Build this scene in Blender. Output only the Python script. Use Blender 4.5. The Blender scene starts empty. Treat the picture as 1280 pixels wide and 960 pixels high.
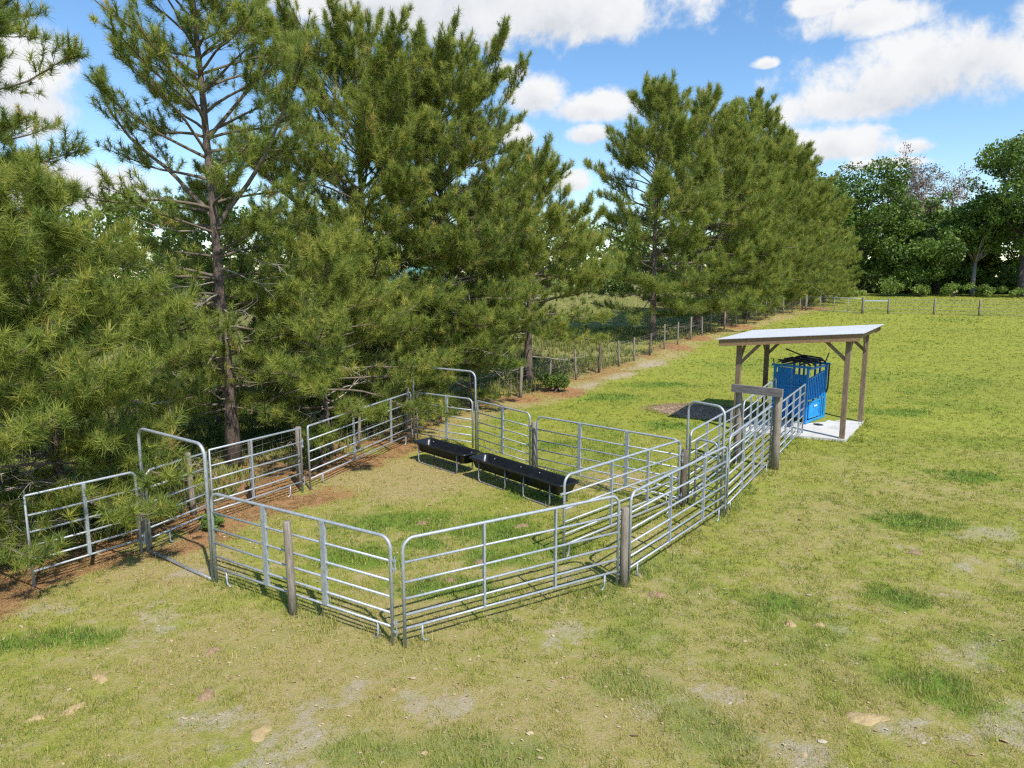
import bpy, math, random
import numpy as np
from mathutils import Vector
R = math.radians
rng = np.random.default_rng(7)
random.seed(7)
S = bpy.context.scene
COL = S.collection

# ------------------------------------------------------------------ camera / calibration
CAM_H, CAM_F, CAM_P = 4.85, 853.0, R(8.75)
cd = bpy.data.cameras.new('camera'); cam = bpy.data.objects.new('camera', cd); COL.objects.link(cam)
cd.sensor_width = 36; cd.lens = 36 * CAM_F / 1280; cd.clip_end = 6000; cd.clip_start = .1
cam.location = (0, 0, CAM_H); cam.rotation_euler = (R(90) - CAM_P, 0, 0)
S.camera = cam

# ------------------------------------------------------------------ terrain height
_ty = np.linspace(-200, 2500, 5401)
_tz = np.interp(_ty, [-200, 20, 36, 59, 100, 2500], [0, 0, .6, 1.88, 2.4, 2.4])
_k = np.ones(9) / 9
_tz = np.convolve(np.pad(_tz, 4, mode='edge'), _k, 'valid')
def zt(y): return np.interp(y, _ty, _tz)
def gz(x, y): return float(zt(y))

def vnoise(x, y, seed=0):
    x = np.asarray(x, float) + 1000; y = np.asarray(y, float) + 1000
    xi = np.floor(x).astype(np.int64); yi = np.floor(y).astype(np.int64)
    fx = x - xi; fy = y - yi
    fx = fx * fx * (3 - 2 * fx); fy = fy * fy * (3 - 2 * fy)
    def h(a, b):
        n = (a * 374761393 + b * 668265263 + seed * 974634777) & 0x7fffffff
        n = ((n ^ (n >> 13)) * 1274126177) & 0x7fffffff
        return ((n ^ (n >> 16)) & 0xffff) / 65535.0
    return (h(xi, yi) * (1 - fx) + h(xi + 1, yi) * fx) * (1 - fy) + (h(xi, yi + 1) * (1 - fx) + h(xi + 1, yi + 1) * fx) * fy
def fbm(x, y, sc, seed=0, oc=4):
    t = 0; a = .5; s = 0
    for i in range(oc):
        t = t + a * vnoise(x * sc, y * sc, seed + i * 17); s += a; a *= .55; sc *= 2.07
    return t / s
def sstep(a, b, x):
    t = np.clip((x - a) / (b - a), 0, 1); return t * t * (3 - 2 * t)

FENCE = np.array([(-12, 6.6), (-8.9, 10.2), (-7.3, 12.0), (-6.8, 13.2), (-5.7, 15.4), (-3.9, 20.3), (-1.2, 25.2), (.84, 26.9), (2.2, 29.3), (4.7, 32.9), (6.7, 36), (8.8, 39.5), (13.84, 47.2), (20, 55), (27.2, 64.1), (37, 80)])
def fence_dist(x, y):
    """signed distance to the fence line, positive on the pen's side (right)"""
    x = np.asarray(x, float); y = np.asarray(y, float)
    best = np.full(x.shape, 1e9); sg = np.ones(x.shape)
    for (ax, ay), (bx, by) in zip(FENCE[:-1], FENCE[1:]):
        dx, dy = bx - ax, by - ay; l2 = dx * dx + dy * dy
        t = np.clip(((x - ax) * dx + (y - ay) * dy) / l2, 0, 1)
        d = np.hypot(x - ax - t * dx, y - ay - t * dy)
        s = np.where((x - ax) * dy - (y - ay) * dx > 0, 1, -1)
        m = d < best; best = np.where(m, d, best); sg = np.where(m, s, sg)
    return best * sg
def seg_dist(x, y, a, b):
    dx, dy = b[0] - a[0], b[1] - a[1]
    t = np.clip(((x - a[0]) * dx + (y - a[1]) * dy) / (dx * dx + dy * dy), 0, 1)
    return np.hypot(x - a[0] - t * dx, y - a[1] - t * dy)

# patches on the ground: (x, y, radius)
LUSH = [(-2.3, 13.2, 1.5, .7), (-.1, 12.9, 1.3, .75), (-2.6, 11.5, 1.0, .6), (.6, 11.8, .9, .6), (-1.2, 10.2, .9, .4), (5.0, 7.55, .62, .5), (1.35, 7.6, .6, .42), (2.15, 6.75, .55, .6), (-.3, 6.35, .7, .45), (-1.5, 6.4, .55, .3), (-5.95, 8.7, .75, .28), (-6.7, 8.5, .45, .22),
        (4.0, 9.6, .6, .5), (-.5, 12.6, 1.5, .55), (-1.6, 12.0, .8, .5), (.6, 14.9, .9, .4), (1.3, 16.5, .8, .6), (-2.7, 14.0, .3, .3), (5.2, 22.0, 1.4, .7),
        (3.6, 26.5, 1.7, .7), (6.0, 9.9, .5, .4), (8.2, 13.2, .9, .5), (11.5, 16.5, 1.2, .6), (6.3, 29, 2, .7), (-.2, 11.4, .9, .5), (14, 24, 1.6, .7), (1.2, 19.6, .9, .6)]
BARE = [(-2.5, 6.25, .95, .42), (-2.2, 6.6, .6, .3), (-3.3, 6.9, .5, .3), (-1.0, 7.2, .6, .35), (-2.0, 7.3, .5, .35), (-6.9, 9.5, .6, .25), (-4.9, 8.9, .5, .35), (2.6, 7.4, .6, .4), (5.5, 7.0, .7, .45), (4.5, 6.7, .6, .35), (1.6, 7.2, .4, .3),
        (4.4, 9.1, .5, .35), (9.2, 12.6, .9, .45), (8.2, 11.1, .6, .35), (6.2, 8.4, .7, .4), (3.1, 6.4, .7, .3), (2.9, 31.3, .5, .5), (12.5, 13.5, 1.3, .4), (-5.3, 10.8, .5, .3), (2.3, 11.4, .8, .5)]
def ground_masks(x, y):
    fd = fence_dist(x, y)
    n1 = fbm(x, y, .55, 1); n2 = fbm(x, y, 1.7, 5); n3 = fbm(x, y, .13, 9); n4 = fbm(x, y, 4.2, 23, 3)
    lush = sstep(.58, .72, fbm(x, y, .35, 31)) * .38
    for px, py, rx, ry in LUSH:
        d = np.hypot((x - px) / rx, (y - py) / ry) + (n2 - .5) * 1.5 + (n4 - .5) * .7
        lush = np.maximum(lush, .85 * sstep(1.35, .3, d))
    bare = sstep(.52, .72, n2 * .6 + n1 * .4) * .55 * sstep(16, 9, y) * sstep(.35, .6, n3 * .5 + n4 * .5)
    for px, py, rx, ry in BARE:
        d = np.hypot((x - px) / rx, (y - py) / ry) + (n2 - .5) * 1.9 + (n4 - .5) * 1.2
        bare = np.maximum(bare, .62 * sstep(1.3, .1, d + (fbm(x, y, 9, 121, 2) - .5) * 1.4))
    # sandy path beside the fence
    d = seg_dist(x, y, (2.9, 28.5), (7.6, 35.6)) + (n1 - .5) * .8
    bare = np.maximum(bare, .6 * sstep(.95, .1, d + (n4 - .5) * .8))
    inpen = (fd > -.2) & (y < 20) & (x < -1)
    w = np.where(inpen, 1.65, np.where(y < 13, 1.5, 1.05)) + (n1 - .5) * 2.2 + (n2 - .5) * .8
    w = np.where(inpen | (y < 21), w, w * .8 + (fbm(x, y, .22, 91) - .5) * 1.3)
    straw = sstep(w + .5, w - .8, np.where(fd > 0, fd, -fd * .55)) * (.55 + .45 * sstep(24, 18, y)) * sstep(.2, .5, fbm(x, y, .9, 93))
    for px, py, rx, ry in ((1.9, 27.6, 1.0, 1.1), (9.7, 40.6, 1.1, 1.8), (11.9, 44.2, 1., 1.7), (.4, 26.1, .9, .6), (16.5, 50, 1, 1.5), (29.5, 68, 2.5, 4)):
        straw = np.maximum(straw, sstep(1.4, .4, np.hypot((x - px) / rx, (y - py) / ry) + (n1 - .5) * 1.4 + (n4 - .5) * .6))
    straw = np.where(y > 70, straw * .2, straw)
    # worn trodden ground in the pen and in the gateway
    worn = sstep(2.6, .6, np.hypot((x + 3.2) / 1.1, (y - 15.9) / 1.3) + (n1 - .5) * 2.4 + (n2 - .5) * 1.2)
    worn = np.maximum(worn, .8 * sstep(1.3, .5, np.hypot((x + 5.5) / 1.0, (y - 11.2) / 1.0) + (n1 - .5) * 1.6))
    worn = np.maximum(worn, .75 * sstep(1.2, .6, np.hypot((x - 2.6) / 1.6, (y - 16.2) / .9) + (n1 - .5) * 1.8))
    worn = np.maximum(worn, .6 * sstep(1.2, .6, np.hypot((x + 3.2) / 2.6, (y - 8.3) / 1.2) + (n1 - .5) * 2.2 + (n2 - .5)))
    worn = np.maximum(worn, .55 * sstep(1.2, .5, np.hypot((x - .2) / 4.5, (y - 7.0) / 1.0) + (n1 - .5) * 2.4 + (n2 - .5) * 1.3))
    worn = np.maximum(worn, .95 * sstep(1.9, .5, np.abs(fd - .3) + (n1 - .5) * 1.6 + (n2 - .5) * .8) * sstep(17, 21, y) * sstep(70, 60, y))
    wild = sstep(-.6, -2.2, fd + (n1 - .5) * 1.2)
    lush = lush * (1 - straw) * (1 - .6 * worn)
    near = sstep(26, 9, y + (n3 - .5) * 8 + (n1 - .5) * 5) * (.35 + 1.1 * sstep(.35, .65, fbm(x, y, .8, 61) * .6 + n4 * .4))
    bare = bare * (1 - lush) * (1 - straw * .8)
    return dict(lush=lush, bare=bare, straw=straw, worn=worn * (1 - straw), wild=wild, near=np.clip(near * (1 - lush), 0, 1))

# ------------------------------------------------------------------ mesh helpers
class MB:
    def __init__(s): s.v = []; s.f = []; s.n = 0
    def add(s, vs, fs):
        b = s.n; s.v.extend([tuple(map(float, q)) for q in vs]); s.f.extend([tuple(b + i for i in f) for f in fs]); s.n += len(vs); return s
    def box(s, c, d, rot=None):
        hx, hy, hz = d[0] / 2, d[1] / 2, d[2] / 2
        vs = [Vector((x, y, z)) for x in (-hx, hx) for y in (-hy, hy) for z in (-hz, hz)]
        if rot is not None: vs = [rot @ q for q in vs]
        vs = [q + Vector(c) for q in vs]
        return s.add(vs, [(0, 1, 3, 2), (4, 6, 7, 5), (0, 4, 5, 1), (2, 3, 7, 6), (0, 2, 6, 4), (1, 5, 7, 3)])
    def bar(s, a, b, w, h=None, up=(0, 0, 1)):
        """square bar from a to b"""
        a, b = Vector(a), Vector(b); h = h or w; t = (b - a).normalized(); u = Vector(up)
        if abs(t.dot(u)) > .95: u = Vector((1, 0, 0))
        sd = t.cross(u).normalized(); u = sd.cross(t)
        vs = [p + sd * sx * w / 2 + u * sz * h / 2 for p in (a, b) for sx, sz in ((-1, -1), (1, -1), (1, 1), (-1, 1))]
        return s.add(vs, [(3, 2, 1, 0), (4, 5, 6, 7), (0, 1, 5, 4), (1, 2, 6, 5), (2, 3, 7, 6), (3, 0, 4, 7)])
    def tube(s, path, r, sides=8, cap=True):
        P = [Vector(p) for p in path]; n = len(P)
        rr = r if isinstance(r, (list, tuple)) else [r] * n
        t0 = (P[1] - P[0]).normalized(); u = Vector((0, 0, 1)) if abs(t0.z) < .9 else Vector((0, 1, 0))
        vs = []; side = t0.cross(u).normalized()
        for i in range(n):
            t = (P[min(i + 1, n - 1)] - P[max(i - 1, 0)]).normalized()
            side = (side - t * side.dot(t)).normalized(); nu = side.cross(t)
            for k in range(sides):
                a = 2 * math.pi * k / sides
                vs.append(P[i] + (side * math.cos(a) + nu * math.sin(a)) * rr[i])
        fs = [(i * sides + k, i * sides + (k + 1) % sides, (i + 1) * sides + (k + 1) % sides, (i + 1) * sides + k) for i in range(n - 1) for k in range(sides)]
        if cap: fs += [tuple(range(sides - 1, -1, -1)), tuple((n - 1) * sides + k for k in range(sides))]
        return s.add(vs, fs)
    def build(s, name, mat, parent=None, smooth=False):
        me = bpy.data.meshes.new(name); me.from_pydata(s.v, [], s.f); me.update()
        if smooth: me.polygons.foreach_set('use_smooth', [True] * len(me.polygons))
        return link(name, me, mat, parent)
def link(name, me, mat, parent=None):
    if mat: me.materials.append(mat)
    o = bpy.data.objects.new(name, me); COL.objects.link(o)
    if parent is not None: o.parent = parent
    return o
def np_mesh(name, verts, faces, mat, parent=None, attrs=None, smooth=False):
    me = bpy.data.meshes.new(name)
    V = np.asarray(verts, np.float32); F = np.asarray(faces, np.int32); k = F.shape[1]
    me.vertices.add(len(V)); me.vertices.foreach_set('co', V.ravel())
    me.loops.add(F.size); me.loops.foreach_set('vertex_index', F.ravel())
    me.polygons.add(len(F)); me.polygons.foreach_set('loop_start', np.arange(0, F.size, k, dtype=np.int32))
    if smooth: me.polygons.foreach_set('use_smooth', np.ones(len(F), bool))
    me.update(calc_edges=True)
    for an, arr in (attrs or {}).items():
        at = me.attributes.new(an, 'FLOAT', 'POINT'); at.data.foreach_set('value', np.asarray(arr, np.float32))
    return link(name, me, mat, parent)
def tag(o, label=None, cat=None, group=None, kind=None):
    if label: o['label'] = label
    if cat: o['category'] = cat
    if group: o['group'] = group
    if kind: o['kind'] = kind
    return o
def thing(name, label, cat, loc=(0, 0, 0), rz=0, group=None):
    o = bpy.data.objects.new(name, None); COL.objects.link(o); o.location = loc; o.rotation_euler = (0, 0, rz); o.empty_display_size = .2
    return tag(o, label, cat, group)

# ------------------------------------------------------------------ materials
def mat_new(name):
    m = bpy.data.materials.new(name); m.use_nodes = True
    nt = m.node_tree; b = nt.nodes['Principled BSDF']; return m, nt, b
def ramp(nt, fac, stops):
    r = nt.nodes.new('ShaderNodeValToRGB'); e = r.color_ramp.elements
    while len(e) < len(stops): e.new(.5)
    for q, (p, c) in zip(e, stops): q.position = p; q.color = (*c, 1)
    nt.links.new(fac, r.inputs[0]); return r.outputs[0]
def noise(nt, scale, detail=4, rough=.6, vec=None, dist=0):
    n = nt.nodes.new('ShaderNodeTexNoise'); n.inputs['Scale'].default_value = scale; n.inputs['Detail'].default_value = detail; n.inputs['Roughness'].default_value = rough; n.inputs['Distortion'].default_value = dist
    if vec is not None: nt.links.new(vec, n.inputs['Vector'])
    return n.outputs['Fac']
def coord(nt, which='Object', scale=None):
    t = nt.nodes.new('ShaderNodeTexCoord').outputs[which]
    if scale:
        m = nt.nodes.new('ShaderNodeMapping'); m.inputs['Scale'].default_value = scale; nt.links.new(t, m.inputs['Vector']); return m.outputs[0]
    return t
def attr(nt, name):
    a = nt.nodes.new('ShaderNodeAttribute'); a.attribute_name = name; return a.outputs['Fac']
def mix(nt, fac, a, b):
    m = nt.nodes.new('ShaderNodeMix'); m.data_type = 'RGBA'
    if isinstance(fac, float): m.inputs[0].default_value = fac
    else: nt.links.new(fac, m.inputs[0])
    for i, q in ((6, a), (7, b)):
        if isinstance(q, tuple): m.inputs[i].default_value = (*q, 1)
        else: nt.links.new(q, m.inputs[i])
    return m.outputs[2]
def math_(nt, op, a, b=None, c=None, clamp=False):
    m = nt.nodes.new('ShaderNodeMath'); m.operation = op; m.use_clamp = clamp
    for i, q in enumerate((a, b, c)):
        if q is None: continue
        if isinstance(q, (int, float)): m.inputs[i].default_value = q
        else: nt.links.new(q, m.inputs[i])
    return m.outputs[0]
def bump(nt, h, b, strength=.4, dist=.02):
    n = nt.nodes.new('ShaderNodeBump'); n.inputs['Strength'].default_value = strength; n.inputs['Distance'].default_value = dist
    nt.links.new(h, n.inputs['Height']); nt.links.new(n.outputs[0], b.inputs['Normal'])
def simple(name, stops, scale=8, rough=.6, metal=0., bmp=0., vscale=None, detail=5, spec=.5):
    m, nt, b = mat_new(name); v = coord(nt, 'Object', vscale); f = noise(nt, scale, detail, .65, v)
    nt.links.new(ramp(nt, f, stops), b.inputs['Base Color']); b.inputs['Roughness'].default_value = rough; b.inputs['Metallic'].default_value = metal
    b.inputs['Specular IOR Level'].default_value = spec
    if bmp: bump(nt, f, b, bmp, .01)
    return m
M = {}
M['galv'] = simple('galvanised_steel', [(.3, (0.302, 0.336, 0.37)), (.55, (0.42, 0.449, 0.479)), (.75, (0.521, 0.542, 0.563))], 22, .5, .35)
M['galv_dull'] = simple('weathered_steel', [(.3, (0.18, 0.18, 0.18)), (.6, (0.324, 0.324, 0.324)), (.8, (0.414, 0.405, 0.396))], 14, .55, .4)
M['wire'] = simple('fence_wire', [(.3, (.16, .14, .12)), (.7, (.34, .33, .32))], 10, .6, .3)
M['black'] = simple('black_poly', [(.3, (0.0072, 0.0088, 0.012)), (.6, (0.0128, 0.0152, 0.02)), (.8, (0.032, 0.032, 0.0336))], 6, .33)
M['post'] = simple('weathered_wood', [(.25, (0.114, 0.0902, 0.0712)), (.5, (0.237, 0.199, 0.157)), (.72, (0.342, 0.304, 0.247))], 9, .85, 0, .5, (5.7, 5.7, 0.57))
M['post_dark'] = simple('dark_post_wood', [(.25, (.06, .045, .035)), (.5, (.13, .1, .075)), (.75, (.2, .16, .12))], 9, .9, 0, .5, (6, 6, .6))
M['lumber'] = simple('treated_lumber', [(.25, (.12, .08, .05)), (.5, (.21, .145, .09)), (.75, (.3, .22, .15))], 7, .78, 0, .3, (4, 4, .7))
M['lumber_h'] = simple('treated_lumber_beam', [(.25, (.15, .08, .04)), (.5, (.24, .145, .075)), (.75, (.33, .21, .12))], 7, .75, 0, .3, (.8, 5, 5))
M['grey_beam'] = simple('grey_timber', [(.25, (.1, .085, .085)), (.5, (.19, .165, .16)), (.75, (.28, .25, .24))], 8, .85, 0, .5, (.7, 5, 5))
M['roof'] = simple('roof_sheet', [(.3, (.5, .505, .51)), (.7, (.58, .585, .59))], 1.2, .4, .1)
M['blue'] = simple('blue_paint', [(.25, (.007, .16, .46)), (.55, (.01, .24, .66)), (.8, (.016, .28, .72))], 5, .42)
M['blue_light'] = simple('light_blue_paint', [(.25, (.008, .2, .5)), (.55, (.012, .28, .66)), (.8, (.03, .34, .7))], 5, .4)
M['black_steel'] = simple('black_steel', [(.3, (.012, .014, .022)), (.7, (.028, .034, .055))], 9, .45, .3)
M['white_label'] = simple('white_label', [(.3, (.7, .72, .74)), (.7, (.8, .8, .8))], 9, .5)
M['bark'] = simple('pine_bark', [(.28, (.045, .032, .026)), (.5, (.13, .095, .075)), (.72, (.24, .18, .145))], 9, .95, 0, .8, (3, 3, .9))
M['twig'] = simple('pine_twig', [(.3, (.09, .07, .05)), (.6, (.19, .15, .11))], 6, .95)
M['dead'] = simple('dead_twig', [(.3, (.24, .2, .165)), (.7, (.42, .37, .31))], 6, .95)
M['oak_bark'] = simple('oak_bark', [(.3, (.04, .034, .028)), (.7, (.12, .1, .085))], 2, .95)
M['pale_bark'] = simple('pale_bark', [(.3, (.15, .13, .11)), (.7, (.28, .25, .22))], 2, .95)
M['sand'] = simple('ant_hill_sand', [(.3, (0.323, 0.23, 0.102)), (.7, (0.442, 0.332, 0.17))], 30, .95, 0, .6)
M['dung'] = simple('dry_dung', [(.3, (0.204, 0.128, 0.0723)), (.7, (0.357, 0.246, 0.145))], 30, .95, 0, .6)
M['teal'] = simple('teal_roof', [(.3, (.12, .3, .25)), (.7, (.2, .42, .35))], 2, .5)
M['white_wall'] = simple('white_siding', [(.3, (.55, .55, .55)), (.7, (.68, .68, .67))], 2, .6)
M['barn_wall'] = simple('barn_boards', [(.3, (.16, .13, .11)), (.7, (.28, .24, .2))], 3, .85)
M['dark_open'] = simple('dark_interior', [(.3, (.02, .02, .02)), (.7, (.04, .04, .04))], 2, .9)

def leaf_mat(name, stops, transl=.3, rough=.5):
    m, nt, b = mat_new(name); c = ramp(nt, attr(nt, 'tint'), stops)
    nt.links.new(c, b.inputs['Base Color']); b.inputs['Roughness'].default_value = rough; b.inputs['Specular IOR Level'].default_value = .25
    t = nt.nodes.new('ShaderNodeBsdfTranslucent'); nt.links.new(c, t.inputs[0])
    ms = nt.nodes.new('ShaderNodeMixShader'); ms.inputs[0].default_value = transl
    nt.links.new(b.outputs[0], ms.inputs[1]); nt.links.new(t.outputs[0], ms.inputs[2])
    nt.links.new(ms.outputs[0], nt.nodes['Material Output'].inputs[0]); return m
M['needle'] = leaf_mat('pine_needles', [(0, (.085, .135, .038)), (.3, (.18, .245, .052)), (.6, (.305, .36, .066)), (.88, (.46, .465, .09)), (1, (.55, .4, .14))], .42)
M['oak_leaf'] = leaf_mat('oak_leaves', [(0, (.055, .09, .022)), (.5, (.125, .2, .036)), (.85, (.21, .29, .055)), (1, (.28, .34, .07))])
M['dead_leaf'] = leaf_mat('dead_tree_twigs', [(0, (.16, .12, .09)), (.5, (.27, .2, .16)), (1, (.36, .29, .24))], .1)
M['weed'] = leaf_mat('weeds', [(0, (0.057, 0.0855, 0.019)), (.4, (0.142, 0.18, 0.038)), (.75, (0.275, 0.275, 0.0712)), (1, (0.361, 0.275, 0.142))])
M['grass'] = leaf_mat('grass_blades', [(0, (.05, .125, .02)), (.25, (.145, .235, .03)), (.5, (.29, .325, .045)), (.75, (.43, .405, .08)), (.9, (.52, .42, .18)), (1, (.26, .125, .052))], .33)

# ground
m, nt, b = mat_new('pasture_ground'); M['ground'] = m
pos = coord(nt, 'Object')
nf = noise(nt, 9, 6, .7, pos); nm = noise(nt, 1.1, 5, .65, pos); nl = noise(nt, .16, 4, .6, pos); nff = noise(nt, 42, 4, .7, pos)
nmix = math_(nt, 'ADD', math_(nt, 'MULTIPLY', noise(nt, 5, 6, .75, pos), .6), math_(nt, 'MULTIPLY', nff, .4))
g1 = ramp(nt, nf, [(.3, (.16, .2, .027)), (.5, (.28, .305, .042)), (.68, (.4, .37, .085)), (.8, (.46, .38, .16))])
g2 = ramp(nt, nf, [(.3, (0.168, 0.206, 0.0294)), (.55, (0.26, 0.273, 0.0462)), (.8, (0.353, 0.323, 0.084))])
grass = mix(nt, ramp(nt, math_(nt, 'ADD', math_(nt, 'MULTIPLY', nm, .5), math_(nt, 'MULTIPLY', nl, .5)), [(.38, (0, 0, 0)), (.6, (1, 1, 1))]), g1, g2)
lushc = ramp(nt, nff, [(.3, (0.0495, 0.126, 0.0162)), (.55, (0.099, 0.207, 0.027)), (.75, (0.18, 0.27, 0.045))])
barec = ramp(nt, nmix, [(.25, (0.302, 0.252, 0.185)), (.5, (0.42, 0.361, 0.294)), (.75, (0.487, 0.445, 0.395))])
strawc = ramp(nt, nff, [(.28, (.16, .075, .035)), (.5, (.36, .19, .085)), (.75, (.5, .32, .17))])
wornc = ramp(nt, nf, [(.25, (0.227, 0.21, 0.0504)), (.5, (0.361, 0.286, 0.118)), (.75, (0.437, 0.336, 0.185))])
wildc = ramp(nt, nf, [(.25, (0.117, 0.135, 0.0405)), (.5, (0.234, 0.225, 0.0765)), (.75, (0.342, 0.297, 0.144))])
def brk(a, lo=.25, hi=.6, amt=.7, src=None):
    """break an attribute mask up with fine noise"""
    q = math_(nt, 'ADD', a, math_(nt, 'MULTIPLY', math_(nt, 'SUBTRACT', src or nf, .5), amt))
    return math_(nt, 'SMOOTH_MIN', math_(nt, 'DIVIDE', math_(nt, 'SUBTRACT', q, lo), hi - lo, clamp=True), 1, .05, clamp=True)
c = mix(nt, brk(attr(nt, 'wild')), grass, wildc)
thatch = ramp(nt, nmix, [(.3, (0.143, 0.143, 0.0336)), (.42, (0.277, 0.26, 0.063)), (.52, (0.378, 0.302, 0.118)), (.6, (0.42, 0.336, 0.202)), (.7, (0.47, 0.42, 0.361))])
c = mix(nt, math_(nt, 'MULTIPLY', brk(attr(nt, 'near'), .15, 1., 1.8, nmix), .8), c, thatch)
c = mix(nt, brk(attr(nt, 'worn'), .2, .8, 1.3), c, wornc)
c = mix(nt, math_(nt, 'MULTIPLY', brk(attr(nt, 'lush'), .1, .9, 1.2), .75), c, lushc)
c = mix(nt, brk(attr(nt, 'bare'), .25, 1.0, 1.9, nmix), c, barec)
c = mix(nt, brk(attr(nt, 'straw'), .25, .65, 1.2), c, strawc)
nt.links.new(c, b.inputs['Base Color']); b.inputs['Roughness'].default_value = .95; b.inputs['Specular IOR Level'].default_value = .1
bump(nt, math_(nt, 'ADD', nff, nf), b, .7, .04)

m, nt, b = mat_new('concrete'); M['concrete'] = m
pos = coord(nt, 'Object'); f = noise(nt, 2.2, 6, .7, pos)
nt.links.new(ramp(nt, f, [(.3, (0.42, 0.403, 0.378)), (.5, (0.554, 0.538, 0.512)), (.75, (0.622, 0.605, 0.58))]), b.inputs['Base Color']); b.inputs['Roughness'].default_value = .9

# ------------------------------------------------------------------ ground sheet
def axis(lo, hi, step, far, grow=1.12):
    a = list(np.arange(lo, hi, step)); s = step; x = a[-1]
    while x < far: s *= grow; x += s; a.append(x)
    return a
right = axis(0, 22, .13, 1500); left = axis(0, 14, .13, 1500)
XS = np.array([-q for q in left[:0:-1]] + right)
YS = np.array([-q for q in axis(0, 6, .6, 300)[:0:-1]] + [q for q in axis(0, 4, .5, 4.2)] + [q for q in axis(5.2, 32, .13, 2200, 1.05)])
GX, GY = np.meshgrid(XS, YS)
mk = ground_masks(GX, GY)
GZ = zt(GY) + (fbm(GX, GY, .5, 3) - .5) * .05 + (fbm(GX, GY, 3.1, 8) - .5) * .03
ny, nx = GX.shape; idx = np.arange(nx * ny).reshape(ny, nx)
F = np.stack([idx[:-1, :-1], idx[:-1, 1:], idx[1:, 1:], idx[1:, :-1]], -1).reshape(-1, 4)
go = np_mesh('ground', np.stack([GX, GY, GZ], -1).reshape(-1, 3), F, M['ground'], attrs={k: v.ravel() for k, v in mk.items()}, smooth=True)
tag(go, 'sunny pasture of patchy yellow green grass with sandy spots', 'ground', kind='structure')
def gzn(x, y): return zt(y) + (fbm(x, y, .5, 3) - .5) * .05 + (fbm(x, y, 3.1, 8) - .5) * .03

# ------------------------------------------------------------------ grass (uncountable: one object of stuff)
def unit(v): return v / np.maximum(np.linalg.norm(v, axis=-1, keepdims=True), 1e-9)
def scatter(y0, y1, dens, xmargin=1.6, k=.80):
    n = int(dens * (y1 - y0) * (k * (y0 + y1) + 2 * xmargin))
    y = rng.uniform(y0, y1, n); x = rng.uniform(-1, 1, n) * (k * y1 + xmargin)
    ok = np.abs(x) < k * y + xmargin; return x[ok], y[ok]
def in_slab(x, y):
    a = np.array([(7.0, 21.35), (9.95, 19.9), (12.2, 23.1), (9.3, 24.6)]); ok = np.ones(x.shape, bool)
    for i in range(4):
        p, q = a[i], a[(i + 1) % 4]; ok &= ((q[0] - p[0]) * (y - p[1]) - (q[1] - p[1]) * (x - p[0])) > 0
    return ok
PAN = [((-4.79, 10.42), (-1.57, 8.5)), ((-1.45, 8.44), (1.7, 10.29)), ((1.86, 10.36), (4.38, 13.5)), ((4.45, 13.64), (6.66, 17.15)), ((6.93, 17.5), (9.07, 20.85)), ((3.84, 14.38), (6.1, 17.78)), ((.6, 16.5), (3.55, 13.95)), ((-.97, 18.62), (.47, 16.8)), ((.88, 11.31), (3.56, 14.0)), ((7.1, 21.2), (10.1, 19.8)), ((10.1, 19.8), (12.0, 22.6))]
gv = []; gt = []
for y0, y1, dens, nb, hgt, wid in ((5.4, 8, 620, 7, .062, .0060), (8, 11, 430, 6, .06, .0075), (11, 15, 250, 6, .062, .010), (15, 21, 150, 6, .056, .014), (21, 30, 90, 5, .05, .021), (30, 48, 40, 5, .05, .036), (48, 66, 17, 5, .055, .06), (66, 98, 8, 5, .06, .09)):
    x, y = scatter(y0, y1, dens)
    k = ground_masks(x, y)
    keep = rng.random(len(x)) > np.clip(k['bare'] * .8 + k['worn'] * .4, 0, .9)
    keep &= ~in_slab(x, y) & ~((k['wild'] > .7) & (rng.random(len(x)) < .4))
    thin = fbm(x, y, 3.2, 77, 3); keep &= rng.random(len(x)) < np.clip((thin - .5) * 3.2 + .86 - .2 * k['near'] + .5 * k['lush'], .08, 1)
    x, y = x[keep], y[keep]; k = {q: a[keep] for q, a in k.items()}
    n = len(x); lush = k['lush']; st = k['straw'] > rng.uniform(.3, .7, n)
    base = np.stack([x, y, gzn(x, y) - .004], -1)
    tone = .52 + .3 * (fbm(x, y, .4, 41) - .5) + .5 * (fbm(x, y, 2.2, 43) - .5) + .16 * k['worn'] - .3 * lush + .06 * k['wild'] + rng.normal(0, .09, n)
    hh = hgt * (.65 + .6 * rng.random(n)) * (1 + .7 * lush + .9 * k['wild']) * (1 + .9 * (rng.random(n) < .06))
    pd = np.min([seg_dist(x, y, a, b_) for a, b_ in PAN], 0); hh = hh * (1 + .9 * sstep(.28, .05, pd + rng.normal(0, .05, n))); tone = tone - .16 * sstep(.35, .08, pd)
    for _ in range(nb):
        a = rng.uniform(0, 2 * np.pi, n); lean = rng.uniform(.15, 1.1, n); lean = np.where(st, rng.uniform(2, 6, n), lean)
        d = unit(np.stack([np.cos(a) * lean, np.sin(a) * lean, np.ones(n)], -1))
        off = np.stack([rng.normal(0, .035, n), rng.normal(0, .035, n), np.where(st, .008, 0)], -1)
        s_ = unit(np.stack([-np.sin(a), np.cos(a), np.zeros(n)], -1)) * (wid * rng.uniform(.7, 1.3, n))[:, None]
        l = (hh * rng.uniform(.6, 1.25, n) * np.where(st, 1.5, 1))[:, None]
        p = base + off
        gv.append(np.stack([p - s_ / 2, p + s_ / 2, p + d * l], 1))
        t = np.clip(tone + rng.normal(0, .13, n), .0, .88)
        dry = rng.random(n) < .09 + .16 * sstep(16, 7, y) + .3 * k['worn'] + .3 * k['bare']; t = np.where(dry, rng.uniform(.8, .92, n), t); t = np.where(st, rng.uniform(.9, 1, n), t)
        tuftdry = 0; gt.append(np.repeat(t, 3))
gv = np.concatenate(gv); gt = np.concatenate(gt)
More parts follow.
